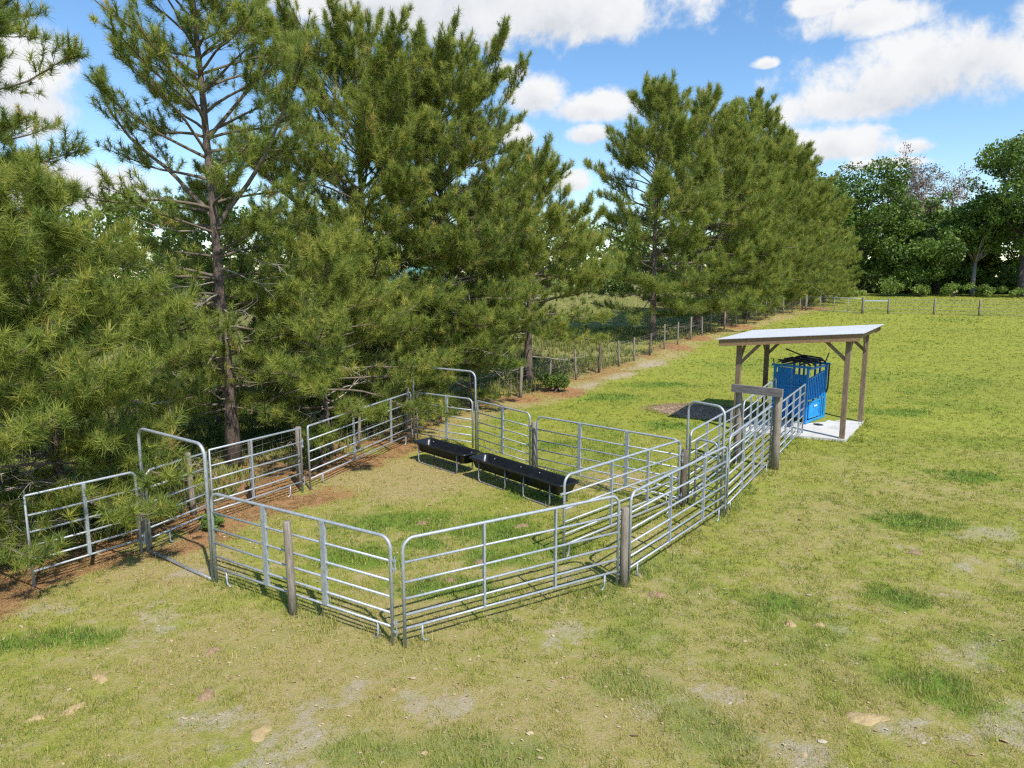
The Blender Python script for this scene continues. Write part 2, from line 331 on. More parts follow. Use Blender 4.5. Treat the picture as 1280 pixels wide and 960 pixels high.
o = np_mesh('grass', gv.reshape(-1, 3), np.arange(gv.shape[0] * 3).reshape(-1, 3), M['grass'], attrs={'tint': gt})
tag(o, 'short sunlit grass blades covering the pasture', 'grass', kind='stuff')

x, y = scatter(5.6, 17, 60); k = ground_masks(x, y)
ok = rng.random(len(x)) < .1 + .6 * k['worn'] + .5 * k['bare'] + .35 * sstep(.55, .75, fbm(x, y, .6, 87)) + .3 * sstep(2.5, .5, fence_dist(x, y))
x, y = x[ok], y[ok]; n = len(x); c0 = np.stack([x, y, gzn(x, y) + .012], -1); q = []
a0 = rng.uniform(0, 6.28, n); sz = rng.uniform(.006, .022, n) * (1 + 1.0 * (rng.random(n) < .06))
tlt = rng.normal(0, .35, (n, 2))
for j in range(5):
    a = a0 + j * 2 * np.pi / 5; r_ = sz * rng.uniform(.6, 1.3, n); dx, dy = np.cos(a) * r_ * 1.3, np.sin(a) * r_ * .8
    q.append(c0 + np.stack([dx, dy, dx * tlt[:, 0] + dy * tlt[:, 1]], -1))
apex = c0 + np.stack([0 * x, 0 * x, sz * .5], -1)
V = np.stack(q + [apex], 1); b_ = (np.arange(n) * 6)[:, None, None]
Fc = (b_ + np.array([[j, (j + 1) % 5, 5] for j in range(5)])[None]).reshape(-1, 3)
M['chips'] = leaf_mat('dry_litter', [(0, (0.255, 0.17, 0.0935)), (.5, (0.408, 0.297, 0.153)), (1, (0.493, 0.425, 0.306))], .05, .9)
tag(np_mesh('litter', V.reshape(-1, 3), Fc, M['chips'], attrs={'tint': np.repeat(rng.random(n), 6)}), 'tan crumbs of dry leaf and dung littering the grass', 'litter', kind='stuff')

# ------------------------------------------------------------------ steel panels
GRP_PANEL = 'galvanised livestock panels'
def arc(cx, cz, r, a0, a1, n=6):
    return [(cx + r * math.cos(R(a0 + (a1 - a0) * i / n)), 0, cz + r * math.sin(R(a0 + (a1 - a0) * i / n))) for i in range(n + 1)]
def foot_parts(parent, x, z, sgn, ang=0):
    MB().tube([(x, 0, z), (x, 0, .1), (x + sgn * .012, 0, .05), (x + sgn * .04, 0, .018), (x + sgn * .085, 0, .012)], .015, 7).build('foot', M['galv'], parent, True)
RZ = (.26, .455, .68, .91, 1.185)
def panel_parts(root, L, h=1.51, rails=RZ, stays=(.333, .667), wide=0., feet=(.07, .93), x0=.03, zb=0., rc=(.16, .16), rad=.0235, mat='galv'):
    x1 = L - .03; ra, rb = rc
    path = [(x0, 0, zb)] + (arc(x0 + ra, h - ra, ra, 180, 90) if ra else [(x0, 0, h)]) + (arc(x1 - rb, h - rb, rb, 90, 0) if rb else [(x1, 0, h)]) + [(x1, 0, zb)]
    MB().tube(path, rad, 9).build('frame', M[mat], root, True)
    for z in rails:
        MB().tube([(x0 + .02, 0, z), (x0 + (x1 - x0) * random.uniform(.3, .7), random.uniform(-.006, .006), z + random.uniform(-.012, .006)), (x1 - .02, 0, z)], .018, 8).build('rail', M[mat], root, True)
    for s_ in stays:
        x = x0 + (x1 - x0) * s_; w = wide or .03
        MB().box((x, -.005, (rails[0] + h) / 2), (w, .05 if not wide else .044, h - rails[0])).build('stay', M[mat], root)
    for fx in feet:
        foot_parts(root, x0 + (x1 - x0) * fx, rails[0], 1 if fx < .5 else -1)
def brackets(root, x, zs=(.2, .32, 1.08, 1.2)):
    for a, b_ in ((zs[0], zs[1]), (zs[2], zs[3])):
        mb = MB()
        for z in (a, b_): mb.box((x, 0, z), (.09, .02, .028))
        mb.tube([(x + .03, 0, a - .05), (x + .03, 0, b_ + .06)], .009, 6).build('pin_bracket', M['galv'], root)
def panel(label, p0, p1, wide=0., stays=(.333, .667), br=True, name='corral_fence_section', cat='fence panel', **kw):
    d = Vector((p1[0] - p0[0], p1[1] - p0[1])); L = d.length
    t = thing(name, label, cat, (p0[0], p0[1], gz(*p0)), math.atan2(d.y, d.x), GRP_PANEL)
    dz = gz(*p1) - gz(*p0); t.rotation_euler = (0, -math.atan2(dz, L), math.atan2(d.y, d.x))
    panel_parts(t, L, wide=wide, stays=stays, **kw)
    if br: brackets(t, L + .012)
    return t
panel('front steel panel with the short wooden post standing in front of it', (-4.79, 10.42), (-1.57, 8.50), wide=.085)
panel('front steel panel between the open corner joint and the waist-high wooden post', (-1.45, 8.44), (1.70, 10.29))
panel('steel panel running from the junction post toward the alley mouth', (1.86, 10.36), (4.38, 13.5), stays=(.36, .72))
panel('steel panel on the pasture side of the alley before the timber goalpost', (4.45, 13.64), (6.66, 17.15), h=1.66, rails=(.2, .4, .62, .85, 1.1, 1.36), stays=(.3, .55, .78), feet=(.07, .93))
panel('steel panel on the pasture side between the timber goalpost and blue chute', (6.93, 17.5), (9.07, 20.85), h=1.6, rails=(.2, .4, .62, .85, 1.1, 1.34), stays=(.3, .55, .8), rc=(.1, 0), br=False)
panel('steel panel on the inner side of the alley behind the tall narrow arch', (3.84, 14.38), (6.1, 17.78), h=1.6, rails=(.2, .4, .62, .85, 1.1, 1.34), stays=(.28, .52, .76))
panel('steel panel on the inner side of the alley leading under the lean-to', (6.2, 17.97), (8.62, 22.0), h=1.6, rails=(.2, .4, .62, .85, 1.1, 1.34), stays=(.2, .4, .6, .8), br=False)
panel('short steel panel half hidden by pine sprays outside the left arch', (-7.62, 10.22), (-6.6, 11.62), stays=(.5,), wide=.05, rc=(0, .1), feet=())
panel('steel panel along the tree line right after the open arch gate leaf', (-6.0, 13.1), (-4.8, 15.15), stays=(.42,), rc=(.0, .0), feet=(.85,))
panel('long steel panel along the tree line reaching the back corner', (-4.7, 15.3), (-3.0, 20.0), stays=(.38, .76), rc=(.05, .05), feet=(.1, .93))
panel('back steel panel right of the tall closed arch behind the troughs', (-.97, 18.62), (.47, 16.8), wide=.085, stays=(.5,), feet=(), rc=(.03, .14))
panel('back steel panel between grey post and alley behind the long trough', (.6, 16.5), (3.55, 13.95), wide=.085)
g = panel('swinging steel gate inside the pen with a square latch foot', (.88, 11.31), (3.56, 14.0), name='livestock_gate', cat='gate', stays=(.36, .68), br=False, feet=(.9,), rc=(.17, .14))
MB().tube([(.03, 0, .26), (.17, 0, .26), (.17, 0, .08), (.14, 0, .03), (.09, 0, .02)], .015, 7).build('latch_foot', M['galv'], g, True)
MB().box((-.02, 0, 1.2), (.1, .03, .03)).tube([(-.06, 0, 1.2), (-.02, 0, 1.2)], .02, 6).build('latch', M['galv'], g)

# ------------------------------------------------------------------ arch (bow) gates
def bow_gate(label, p0, p1, h=2.28, leaf_dir=None, leaf_len=None, leaf_x=.1, leaf_h=1.5, stays=(.5,), wide=.08, sill=True, rc=.2, leaf_rc=(.16, .16)):
    d = Vector((p1[0] - p0[0], p1[1] - p0[1])); L = d.length; a = math.atan2(d.y, d.x)
    t = thing('arch_gate', label, 'arch gate', (p0[0], p0[1], gz(*p0)), a, 'steel arch gates')
    fr = MB().tube([(0, 0, 0)] + arc(rc, h - rc, rc, 180, 90) + arc(L - rc, h - rc, rc, 90, 0) + [(L, 0, 0)], .027, 10).build('arch_frame', M['galv'], t, True)
    if sill: MB().tube([(.03, 0, .02), (L * .3, 0, .045), (L * .6, 0, .03), (L - .03, 0, .035)], .028, 8).build('ground_bar', M['galv_dull'], t, True)
    lf = bpy.data.objects.new('gate_leaf', None); COL.objects.link(lf); lf.parent = t; lf.location = (leaf_x, 0, 0)
    if leaf_dir is not None: lf.rotation_euler = (0, 0, leaf_dir - a)
    ll = leaf_len or L - leaf_x - .08
    panel_parts(lf, ll, h=leaf_h, stays=stays, wide=wide, feet=(.3,) if sill else (), rc=leaf_rc, zb=.1)
    return t
bow_gate('tall steel arch with its gate leaf swung open under pine sprays', (-6.54, 11.67), (-4.84, 10.44), leaf_dir=R(69.4), leaf_len=1.46, leaf_x=.06, stays=(), leaf_rc=(.16, .0))
bow_gate('tall steel arch with closed gate leaf at the back corner behind the troughs', (-2.94, 20.05), (-1.02, 18.78), leaf_x=.1, stays=(.55,), sill=False)
bow_gate('narrow steel arch with small round-topped gate at the alley mouth', (3.78, 14.35), (4.32, 13.6), leaf_x=.22, leaf_len=.62, stays=(), sill=False, leaf_rc=(.13, .13))

# ------------------------------------------------------------------ wooden posts, timber goalpost
def round_post(mb, base, h, r, lean=(0, 0), sides=12, chamfer=.015):
    b_ = Vector(base); top = b_ + Vector((lean[0], lean[1], h))
    return mb.tube([b_ - Vector((0, 0, .1)), b_.lerp(top, .35), b_.lerp(top, .7), top - Vector((0, 0, chamfer)), top], [r * 1.04, r, r * .98, r * .96, r * .8], sides)
def wood_post(label, x, y, h, r, lean=(0, 0), mat='post'):
    t = round_post(MB(), (0, 0, 0), h, r, lean).build('wood_post', M[mat], None, True); t.location = (x, y, gz(x, y))
    return tag(t, label, 'post', 'wooden posts by the panels')
wood_post('short weathered wooden post in front of the left front steel panel', -3.2, 9.36, 1.42, .06, (-.03, .01))
wood_post('stout wooden post at the joint of two steel panels on the pasture side', 1.78, 10.3, 1.3, .066)
wood_post('grey wooden post behind the joint of the two back steel panels', .55, 16.72, 1.32, .06)
wood_post('dark wooden post where the back panel meets the narrow arch', 3.68, 14.18, 1.25, .065, mat='post_dark')
wood_post('rough wooden post under the pines behind the short left panel', -6.95, 12.25, 1.35, .09)
wood_post('weathered wooden post behind the joint of the two tree line panels', -5.0, 15.55, 1.45, .075, (.02, 0))
wood_post('thin wooden post behind the middle of the tree line panel', -5.75, 14.6, 1.35, .055)
pa, pb = Vector((6.0, 17.74)), Vector((6.76, 17.05)); d = pb - pa; L = d.length
t = thing('timber_goalpost', 'grey timber goalpost of two round posts and a beam across the alley', 'timber frame', (pa.x, pa.y, 0), math.atan2(d.y, d.x))
round_post(MB(), (0, 0, 0), 2.05, .095).build('post', M['post'], t, True)
round_post(MB(), (L, 0, 0), 2.05, .105).build('post', M['post'], t, True)
MB().box((L / 2 - .0, -.14, 2.02), (L + .3, .09, .2)).build('crossbeam', M['grey_beam'], t)

# ------------------------------------------------------------------ feed troughs
def trough(label, p0, p1, h=.56, w=.62, dep=.25, legs=(.1, .4)):
    d = Vector((p1[0] - p0[0], p1[1] - p0[1])); L = d.length
    t = thing('feed_trough', label, 'trough', (p0[0], p0[1], 0), math.atan2(d.y, d.x), 'black plastic feed troughs')
    mb = MB(); rows = []
    def ring(il, iw, z, n=5):
        cx = L / 2; out = []
        hx, hy = L / 2 - il, w / 2 - iw; r = min(.11, hy * .7)
        for ccx, ccy, a0 in ((hx - r, hy - r, 0), (-hx + r, hy - r, 90), (-hx + r, -hy + r, 180), (hx - r, -hy + r, 270)):
            for i in range(n + 1):
                a = R(a0 + 90 * i / n); out.append((cx + ccx + r * math.cos(a), ccy + r * math.sin(a), z))
        return out
    rings = [ring(.1, .12, h - dep - .012), ring(.03, .04, h - .03), ring(0, 0, h - .03), ring(0, 0, h), ring(.035, .035, h + .002), ring(.06, .06, h - .05), ring(.12, .13, h - dep + .05), ring(.19, .18, h - dep)]
    m_ = len(rings[0]); vs = [q for r_ in rings for q in r_]
    fs = [(i * m_ + k, i * m_ + (k + 1) % m_, (i + 1) * m_ + (k + 1) % m_, (i + 1) * m_ + k) for i in range(len(rings) - 1) for k in range(m_)]
    fs += [tuple(range(m_ - 1, -1, -1)), tuple((len(rings) - 1) * m_ + k for k in range(m_))]
    mb.add(vs, fs).build('tub', M['black'], t, True)
    for sy in (-1, 1):
        y = sy * (w / 2 - .05)
        for a, b_ in legs:
            x0, x1 = a * L, b_ * L
            MB().tube([(x0, y * .95, h - .06), (x0 - .01, y, .1), (x0 + .015, y, .04), (x0 + .07, y, .018), (x1 - .07, y, .018), (x1 - .015, y, .04), (x1 + .01, y, .1), (x1, y * .95, h - .06)], .017, 8).build('leg', M['galv_dull'], t, True)
    for a, b_ in legs:
        for x in (a * L, b_ * L):
            MB().tube([(x + .02, -(w / 2 - .06), h - dep - .04), (x + .02, w / 2 - .06, h - dep - .04)], .013, 6).build('cross_brace', M['galv_dull'], t, True)
    return t
trough('shorter black plastic feed trough in front of the tall closed arch', (-2.45, 18.05), (-.98, 16.52), legs=((.1, .85),))
trough('long black plastic feed trough along the back steel panel', (-.86, 16.42), (1.25, 13.98), legs=((.12, .42), (.62, .88)))

# ------------------------------------------------------------------ lean-to shelter
FL, FR_, BR_ = Vector((7.16, 21.4, 0)), Vector((9.94, 20.08, 0)), Vector((11.74, 22.56, 0)); BL = FL + (BR_ - FR_)
eU = (FR_ - FL).normalized(); eV = (BR_ - FR_).normalized()
SLA = [FL - eU * .05 - eV * .15, FR_ + eU * .12 - eV * .15, BR_ + eU * .12 + eV * .5, BL - eU * .05 + eV * .5]
def prism(mb, poly, z0, z1):
    n = len(poly); vs = [(p[0], p[1], z0) for p in poly] + [(p[0], p[1], z1) for p in poly]
    return mb.add(vs, [tuple(range(n - 1, -1, -1)), tuple(range(n, 2 * n))] + [(i, (i + 1) % n, n + (i + 1) % n, n + i) for i in range(n)])
o = prism(MB(), SLA, -.1, .1).build('concrete_slab', M['concrete']); tag(o, 'pale concrete slab under the blue chute and lean-to', 'slab', kind='structure')
GB = .1
t = thing('lean_to_shelter', 'open wooden lean-to with white sheet roof over the blue chute', 'shelter', (FL.x, FL.y, 0))
def lc(v): return (v[0] - FL.x, v[1] - FL.y, v[2])
def roofz(v):  # height of rafter underside: drops to the left
    return 2.8 + .08 * (Vector((v[0] - FL.x, v[1] - FL.y, 0)).dot(eU))
for q in (FL, FR_, BR_, BL):
    MB().bar(lc((q.x, q.y, -.05)), lc((q.x, q.y, roofz(q) + .12)), .14, .14, tuple(eV)).build('post', M['lumber'], t)
eaveF = -eV * .34; lo, hi = -.52, (FR_ - FL).length + .34
def along(base, s_): q = base + eU * s_; return Vector((q.x, q.y, roofz(q)))
dep_ = (BR_ - FR_).length
for s_ in (-.34, dep_ + .34):     # sloped outer fascia boards
    b_ = FL + eV * s_; MB().bar(lc(along(b_, lo) + Vector((0, 0, .11))), lc(along(b_, hi) + Vector((0, 0, .11))), .045, .2).build('fascia_board', M['lumber_h'], t)
for s_ in (-.1, dep_ + .1):
    b_ = FL + eV * s_; MB().bar(lc(along(b_, lo + .06) + Vector((0, 0, .08))), lc(along(b_, hi - .06) + Vector((0, 0, .08))), .05, .18).build('beam', M['lumber_h'], t)
for i in range(6):                 # purlin tails seen at the high and low ends
    s_ = -.28 + (dep_ + .56) * i / 5
    b_ = FL + eV * s_
    MB().bar(lc(along(b_, lo + .02) + Vector((0, 0, .2))), lc(along(b_, hi + .06) + Vector((0, 0, .2))), .07, .05).build('purlin', M['lumber'], t)
for s_ in (hi - .1, lo + .1):
    a_ = along(FL - eV * .3, s_) + Vector((0, 0, .1)); c_ = along(FL + eV * (dep_ + .3), s_) + Vector((0, 0, .1))
    MB().bar(lc(a_), lc(c_), .05, .12).build('end_joist', M['lumber_h'], t)
def brace(q, dv, dn=.62):
    a_ = Vector((q.x, q.y, roofz(q) - dn)) ; e = q + dv * dn; c_ = Vector((e.x, e.y, roofz(e) + .02))
    MB().bar(lc(a_), lc(c_), .05, .1).build('knee_brace', M['lumber'], t)
for q in (FL, BL): brace(q, eU)
for q in (FR_, BR_): brace(q, -eU)
for q in (FL, FR_): brace(q, eV)
for q in (BL, BR_): brace(q, -eV)
mb = MB(); nu = 30; prof = []
V0, V1 = -.42, dep_ + .42
for j in range(2):
    for i in range(nu * 4 + 1):
        v_ = V0 + (V1 - V0) * i / (nu * 4); s_ = (lo - .06, hi + .1)[j]
        q = along(FL + eV * v_, s_); prof.append(lc(q + Vector((0, 0, .235 + (.016 if i % 4 in (1, 2) and (i // 4) % 2 == 0 else 0)))))
n_ = nu * 4 + 1
top = prof; bot = [(a_, b_, c_ - .012) for a_, b_, c_ in prof]
vs = top + bot; fs = []
for i in range(n_ - 1):
    fs += [(i, n_ + i, n_ + i + 1, i + 1), (2 * n_ + i, 2 * n_ + i + 1, 3 * n_ + i + 1, 3 * n_ + i), (i, i + 1, 2 * n_ + i + 1, 2 * n_ + i), (n_ + i, 3 * n_ + i, 3 * n_ + i + 1, n_ + i + 1)]
mb.add(vs, fs).build('roof_sheet', M['roof'], t)

# ------------------------------------------------------------------ blue squeeze chute
CL, CW, CH = 1.55, 1.1, 1.86
ax = R(45)
t = thing('cattle_chute', 'tall blue steel cattle squeeze chute standing on the concrete slab', 'cattle chute', (9.68 - CW * math.cos(R(-45)) , 22.1 - CW * math.sin(R(-45)), GB), R(-45))
# local x = width (0 left .. CW right), local y = length away
for x in (0, CW):
    for y in (0, CL): MB().bar((x, y, 0), (x, y, CH), .075, .075, (0, 1, 0)).build('corner_post', M['blue'], t)
MB().bar((-.12, 0, CH + .03), (CW + .1, 0, CH + .03), .09, .07).build('top_beam', M['blue'], t)
MB().bar((-.06, CL, CH + .03), (CW + .12, CL, CH + .03), .08, .07).build('top_beam', M['blue'], t)
for x in (0, CW): MB().bar((x, .05, CH - .03), (x, CL - .05, CH - .03), .05, .05).build('side_rail', M['blue'], t)
for x in (0, CW): MB().bar((x, .04, .07), (x, CL - .04, .07), .07, .08).build('side_rail', M['blue_light'], t)
# right side: upper louvred panel and lower drop door
def top_z(y): return 1.5 + .2 * (y - .1) / CL
mb = MB(); vs = [(CW + dx, y, z) for dx in (-.012, .012) for y, z in ((.1, .78), (CL * .88, .78), (CL * .88, top_z(CL * .88)), (.1, top_z(.1)))]
mb.add(vs, [(0, 1, 2, 3), (7, 6, 5, 4), (0, 4, 5, 1), (1, 5, 6, 2), (2, 6, 7, 3), (3, 7, 4, 0)])
for i in range(9):
    y = .14 + i * .145; mb.box((CW + .024, y, (.8 + top_z(y)) / 2), (.022, .05, top_z(y) - .82))
mb.bar((CW + .02, .1, top_z(.1)), (CW + .02, CL * .9, top_z(CL * .9)), .05, .05)
mb.build('upper_side_panel', M['blue'], t)
dr = MB().box((CW + .01, CL * .4, .45), (.03, CL * .62, .56)).build('lower_side_door', M['blue_light'], t)
mb = MB()
for z in (.2, .72): mb.bar((CW + .035, .16, z), (CW + .035, CL * .7, z), .03, .06)
for y in (.16, CL * .7): mb.bar((CW + .035, y, .17), (CW + .035, y, .75), .03, .06, (0, 1, 0))
mb.build('door_frame', M['blue_light'], dr)
mb = MB().box((CW + .05, CL * .44, .55), (.006, .24, .055), None); mb.build('label_plate', M['white_label'], dr)
mb = MB()
for y in (CL * .8, CL * .92): mb.bar((CW + .03, y, .1), (CW + .03, y, 1.5), .04, .05, (0, 1, 0))
mb.bar((CW + .03, CL * .8, .75), (CW + .03, CL * .92, .75), .04, .05); mb.build('head_bars', M['blue_light'], t)
# left side
mb = MB(); mb.box((0, CL * .5, 1.18), (.025, CL * .9, .9)); mb.box((0, CL * .5, .42), (.025, CL * .9, .5)); mb.build('left_side_panel', M['blue'], t)
# tailgate with vertical slats
mb = MB(); mb.box((CW * .27, .06, .98), (CW * .42, .02, 1.7)); mb.box((CW * .73, .09, .9), (CW * .4, .02, 1.45))
for i in range(4): mb.bar((.12 + i * .12, .035, .15), (.12 + i * .12, .035, CH - .06), .03, .035, (0, 1, 0))
for i in range(3): mb.bar((.66 + i * .13, .06, .2), (.66 + i * .13, .06, 1.6), .03, .035, (0, 1, 0))
mb.bar((.08, .03, 1.22), (CW - .08, .03, 1.22), .03, .05); mb.build('tailgate', M['blue'], t)
# headgate at the far end
mb = MB()
for x in (.2, .36, .74, .9): mb.bar((x, CL - .03, .1), (x, CL - .03, CH), .06, .05, (0, 1, 0))
mb.box((CW * .5, CL - .01, .3), (CW * .9, .02, .4)); mb.build('headgate', M['blue'], t)
# squeeze gear on the roof
mb = MB()
for x in (.22, .5, .85): mb.bar((x, -.03, CH + .11), (x, CL + .02, CH + .14), .045, .05)
for y in (.25, .7, 1.15): mb.bar((-.02, y, CH + .18), (CW + .05, y, CH + .17), .05, .045)
mb.tube([(.1, .5, CH + .2), (.5, .65, CH + .24), (1.0, .9, CH + .2)], .035, 8)
mb.bar((.1, .1, CH + .16), (1.0, 1.3, CH + .2), .05, .05)
mb.box((.55, .7, CH + .2), (.5, .5, .05))
for y in (.1, .45, 1.0, 1.4): mb.bar((.02, y, CH + .1), (.3, y + .1, CH + .26), .05, .04); mb.bar((.3, y + .1, CH + .26), (.95, y, CH + .22), .05, .045); mb.bar((.95, y, CH + .22), (CW + .02, y, CH + .08), .045, .045)
mb.build('squeeze_gear', M['black_steel'], t)
MB().tube([(.05, .62, CH + .53), (.62, .8, CH + .3), (1.12, .95, CH + .14)], .024, 8).build('lever', M['black_steel'], t, True)
MB().tube([(CW + .02, CL - .2, CH + .1), (CW + .1, CL - .12, CH + .42)], .02, 8).build('lever', M['black_steel'], t, True)
MB().tube([(-.1, .1, CH + .06), (-.12, .08, CH + .22)], .018, 8).build('lever', M['black_steel'], t, True)
MB().tube([(CW + .1, CL - .03, CH), (CW + .1, CL - .03, 1.05), (CW + .06, CL - .06, .9)], .028, 8).build('control_arm', M['black_steel'], t, True)
mb = MB()
mb.tube([(CW + .2, .2, .02), (CW + .35, .28, .02), (CW + .5, .22, .02), (CW + .4, .1, .02), (CW + .24, .12, .03)], .02, 6); mb.build('loose_chain', M['black_steel'], t, True)

# ------------------------------------------------------------------ woven wire fence along the trees
def fence_point(s):
    seg = np.hypot(*(FENCE[1:] - FENCE[:-1]).T); cum = np.concatenate([[0], np.cumsum(seg)])
    return np.array([np.interp(s, cum, FENCE[:, 0]), np.interp(s, cum, FENCE[:, 1])])
FT = float(np.hypot(*(FENCE[1:] - FENCE[:-1]).T).sum())
def s_at(y): return float(np.interp(y, FENCE[:, 1], np.concatenate([[0], np.cumsum(np.hypot(*(FENCE[1:] - FENCE[:-1]).T))])))
def seg_tubes(segs, sides=4):
    """vectorised tapered tubes: rows x0 y0 z0 r0 x1 y1 z1 r1"""
    A = np.asarray(segs, float); p, q = A[:, 0:3], A[:, 4:7]; t_ = unit(q - p)
    up = np.where(np.abs(t_[:, 2:3]) > .9, np.array([[1., 0, 0]]), np.array([[0, 0, 1.]])); s_ = unit(np.cross(t_, up)); u_ = np.cross(s_, t_)
    V = []
    for pp, rr in ((p, A[:, 3:4]), (q, A[:, 7:8])):
        for k in range(sides):
            a = 2 * np.pi * k / sides; V.append(pp + (s_ * np.cos(a) + u_ * np.sin(a)) * rr)
    V = np.stack(V, 1); n = len(A); base = (np.arange(n) * 2 * sides)[:, None]
    f = np.array([[k, (k + 1) % sides, sides + (k + 1) % sides, sides + k] for k in range(sides)])
    return V.reshape(-1, 3), (base[:, :, None] + f[None]).reshape(-1, 4)
def wire_net(points, zs, dx, r, parent, name='wire_mesh'):
    segs = []
    for a, b_ in zip(points[:-1], points[1:]):
        for z in zs: segs.append((a[0], a[1], gz(*a[:2]) + z, r, b_[0], b_[1], gz(*b_[:2]) + z, r))
        l = math.hypot(b_[0] - a[0], b_[1] - a[1]); n = max(1, int(l / dx)) if dx else 0
        for i in range(n):
            k = (i + .5) / n; x, y = a[0] + (b_[0] - a[0]) * k, a[1] + (b_[1] - a[1]) * k
            segs.append((x, y, gz(x, y) + zs[0], r * .8, x, y, gz(x, y) + zs[-1], r * .8))
    v, f = seg_tubes(segs, 3); return np_mesh(name, v, f, M['wire'], parent)
t = thing('wire_fence', 'old woven wire fence on wooden posts along the foot of the pines', 'fence')
ss = [];  s = .4
prev = None; posts = []
rs = random.Random(3)
while s < s_at(64.2):
    x, y = fence_point(s)
    if not any(math.hypot(x - a, y - b) < 1.0 for a, b in ((-6.95, 12.25), (-5.0, 15.55), (-5.75, 14.6))): posts.append((x, y))
    s += 2.1 + rs.uniform(-.35, .5) if y < 45 else 2.2 + rs.uniform(-.3, .4)
for i, (x, y) in enumerate(posts):
    big = i % 3 == 0
    round_post(MB(), (x, y, gz(x, y)), 1.3 + rs.uniform(-.1, .18), .062 if big else .045, (rs.uniform(-.08, .08), rs.uniform(-.08, .08)), 8).build('post', M['post' if rs.random() < .75 else 'post_dark'], t, True)
wire_net(posts, (.06, .22, .4, .6, .82, 1.05, 1.18), .3, .0042, t)

# far fence with mesh gate
t = thing('field_fence', 'far wire fence on pale posts crossing the field', 'fence')
fp = [(32.59, 59.4), (36.08, 58.6), (39.14, 57.4), (43.5, 56.6), (48, 55.6), (53, 54.4), (60, 53)]
for x, y in fp: round_post(MB(), (x, y, gz(x, y)), 1.32, .09, (0, 0), 8).build('post', M['post'], t, True)
wire_net(fp, (.12, .4, .7, 1.0, 1.25), None, .015, t)
t = thing('mesh_gate', 'wide pale wire mesh gate between wooden posts at the far field', 'gate')
gp = [(27.4, 64.0), (30.39, 59.42)]
for x, y in gp: round_post(MB(), (x, y, gz(x, y)), 1.45, .1, (0, 0), 8).build('post', M['post'], t, True)
a_, b_ = [Vector((x, y, gz(x, y))) for x, y in gp]
for k in (.02, .27, .52, .75, .98): q = a_.lerp(b_, k); MB().tube([q + Vector((0, 0, .08)), q + Vector((0, 0, 1.3))], .03, 6).build('upright', M['galv'], t, True)
for z in (.1, 1.3): MB().tube([a_ + Vector((0, 0, z)), b_ + Vector((0, 0, z))], .03, 6).build('gate_rail', M['galv'], t, True)
wire_net([(p.x, p.y) for p in [a_.lerp(b_, i / 8) for i in range(9)]], (.25, .4, .55, .7, .85, 1.0, 1.15), .16, .007, t)
t = thing('rail_section', 'short board rail between two posts beside the mesh gate', 'fence')
MB().bar((30.5, 59.4, gz(30, 59.4) + 1.12), (32.5, 59.4, gz(32, 59.4) + 1.12), .05, .11).build('board', M['galv'], t)
MB().bar((30.5, 59.4, gz(30, 59.4) + .5), (32.5, 59.4, gz(32, 59.4) + .5), .04, .05).build('lower_board', M['post'], t)
t = thing('brown_rail_gate', 'small reddish brown wooden rail fence beside the far mesh gate', 'fence')
for z in (.35, .75, 1.15): MB().bar((24.6, 66.4, gz(0, 66.4) + z), (27.2, 64.3, gz(0, 64.3) + z), .05, .13).build('rail', M['lumber_h'], t)
for k in (0, .33, .66, 1): x, y = 24.6 + 2.6 * k, 66.4 - 2.1 * k; MB().bar((x, y, gz(x, y) - .1), (x, y, gz(x, y) + 1.25), .1).build('post', M['lumber'], t)

# ------------------------------------------------------------------ mounds, dung, heap
def blob(name, x, y, rx, ry, h, mat, seed, nseg=22, nr=6, rough=.35):
    r_ = random.Random(seed); mb = MB(); vs = [(0, 0, h)]; fs = []
    ph = [r_.uniform(0, 6.28) for _ in range(5)]
    for i in range(1, nr + 1):
        k = i / nr
        for j in range(nseg):
            a = 2 * math.pi * j / nseg; w = 1 + rough * .5 * (math.sin(2 * a + ph[0]) * .5 + math.sin(3 * a + ph[1]) * .4 + math.sin(5 * a + ph[2]) * .3)
            z = h * (1 - k ** 1.7) * (1 + rough * r_.uniform(-.6, .6)) - (.02 if i == nr else 0)
            vs.append((rx * k * w * math.cos(a), ry * k * w * math.sin(a), z))
    fs += [(0, 1 + j, 1 + (j + 1) % nseg) for j in range(nseg)]
    for i in range(nr - 1):
        for j in range(nseg):
            p, q = 1 + i * nseg + j, 1 + i * nseg + (j + 1) % nseg; fs.append((p, p + nseg, q + nseg, q))
    mb.add(vs, fs); o = mb.build(name, M[mat], None, True); o.location = (x, y, float(gzn(np.array([x]), np.array([y]))[0])); o.rotation_euler = (0, 0, r_.uniform(0, 3)); return o
G_M = 'sandy mounds in the grass'
for i, (x, y, rx, ry, h, lab) in enumerate([
    (3.95, 6.95, .24, .12, .05, 'tan sandy mound alone in the lower right grass'),
    (-2.72, 6.72, .15, .12, .05, 'round tan sandy mound near the bottom edge left of centre'),
    (-5.0, 7.12, .14, .07, .05, 'flat tan sandy mound in the lower left grass'),
    (4.35, 9.03, .09, .06, .06, 'small pale mound right of its twin beside the dark grass'),
    (3.95, 9.06, .1, .07, .06, 'small brownish mound left of its pale twin in the grass'),
    (-5.05, 7.72, .13, .08, .06, 'pale crusted mound beneath the short left steel panel'),
    (-5.3, 6.95, .1, .06, .05, 'small tan mound closest to the left edge')]):
    tag(blob('sand_mound', x, y, rx, ry, h * .7, 'sand', 50 + i, 26, 7, .75), lab, 'mound', G_M)
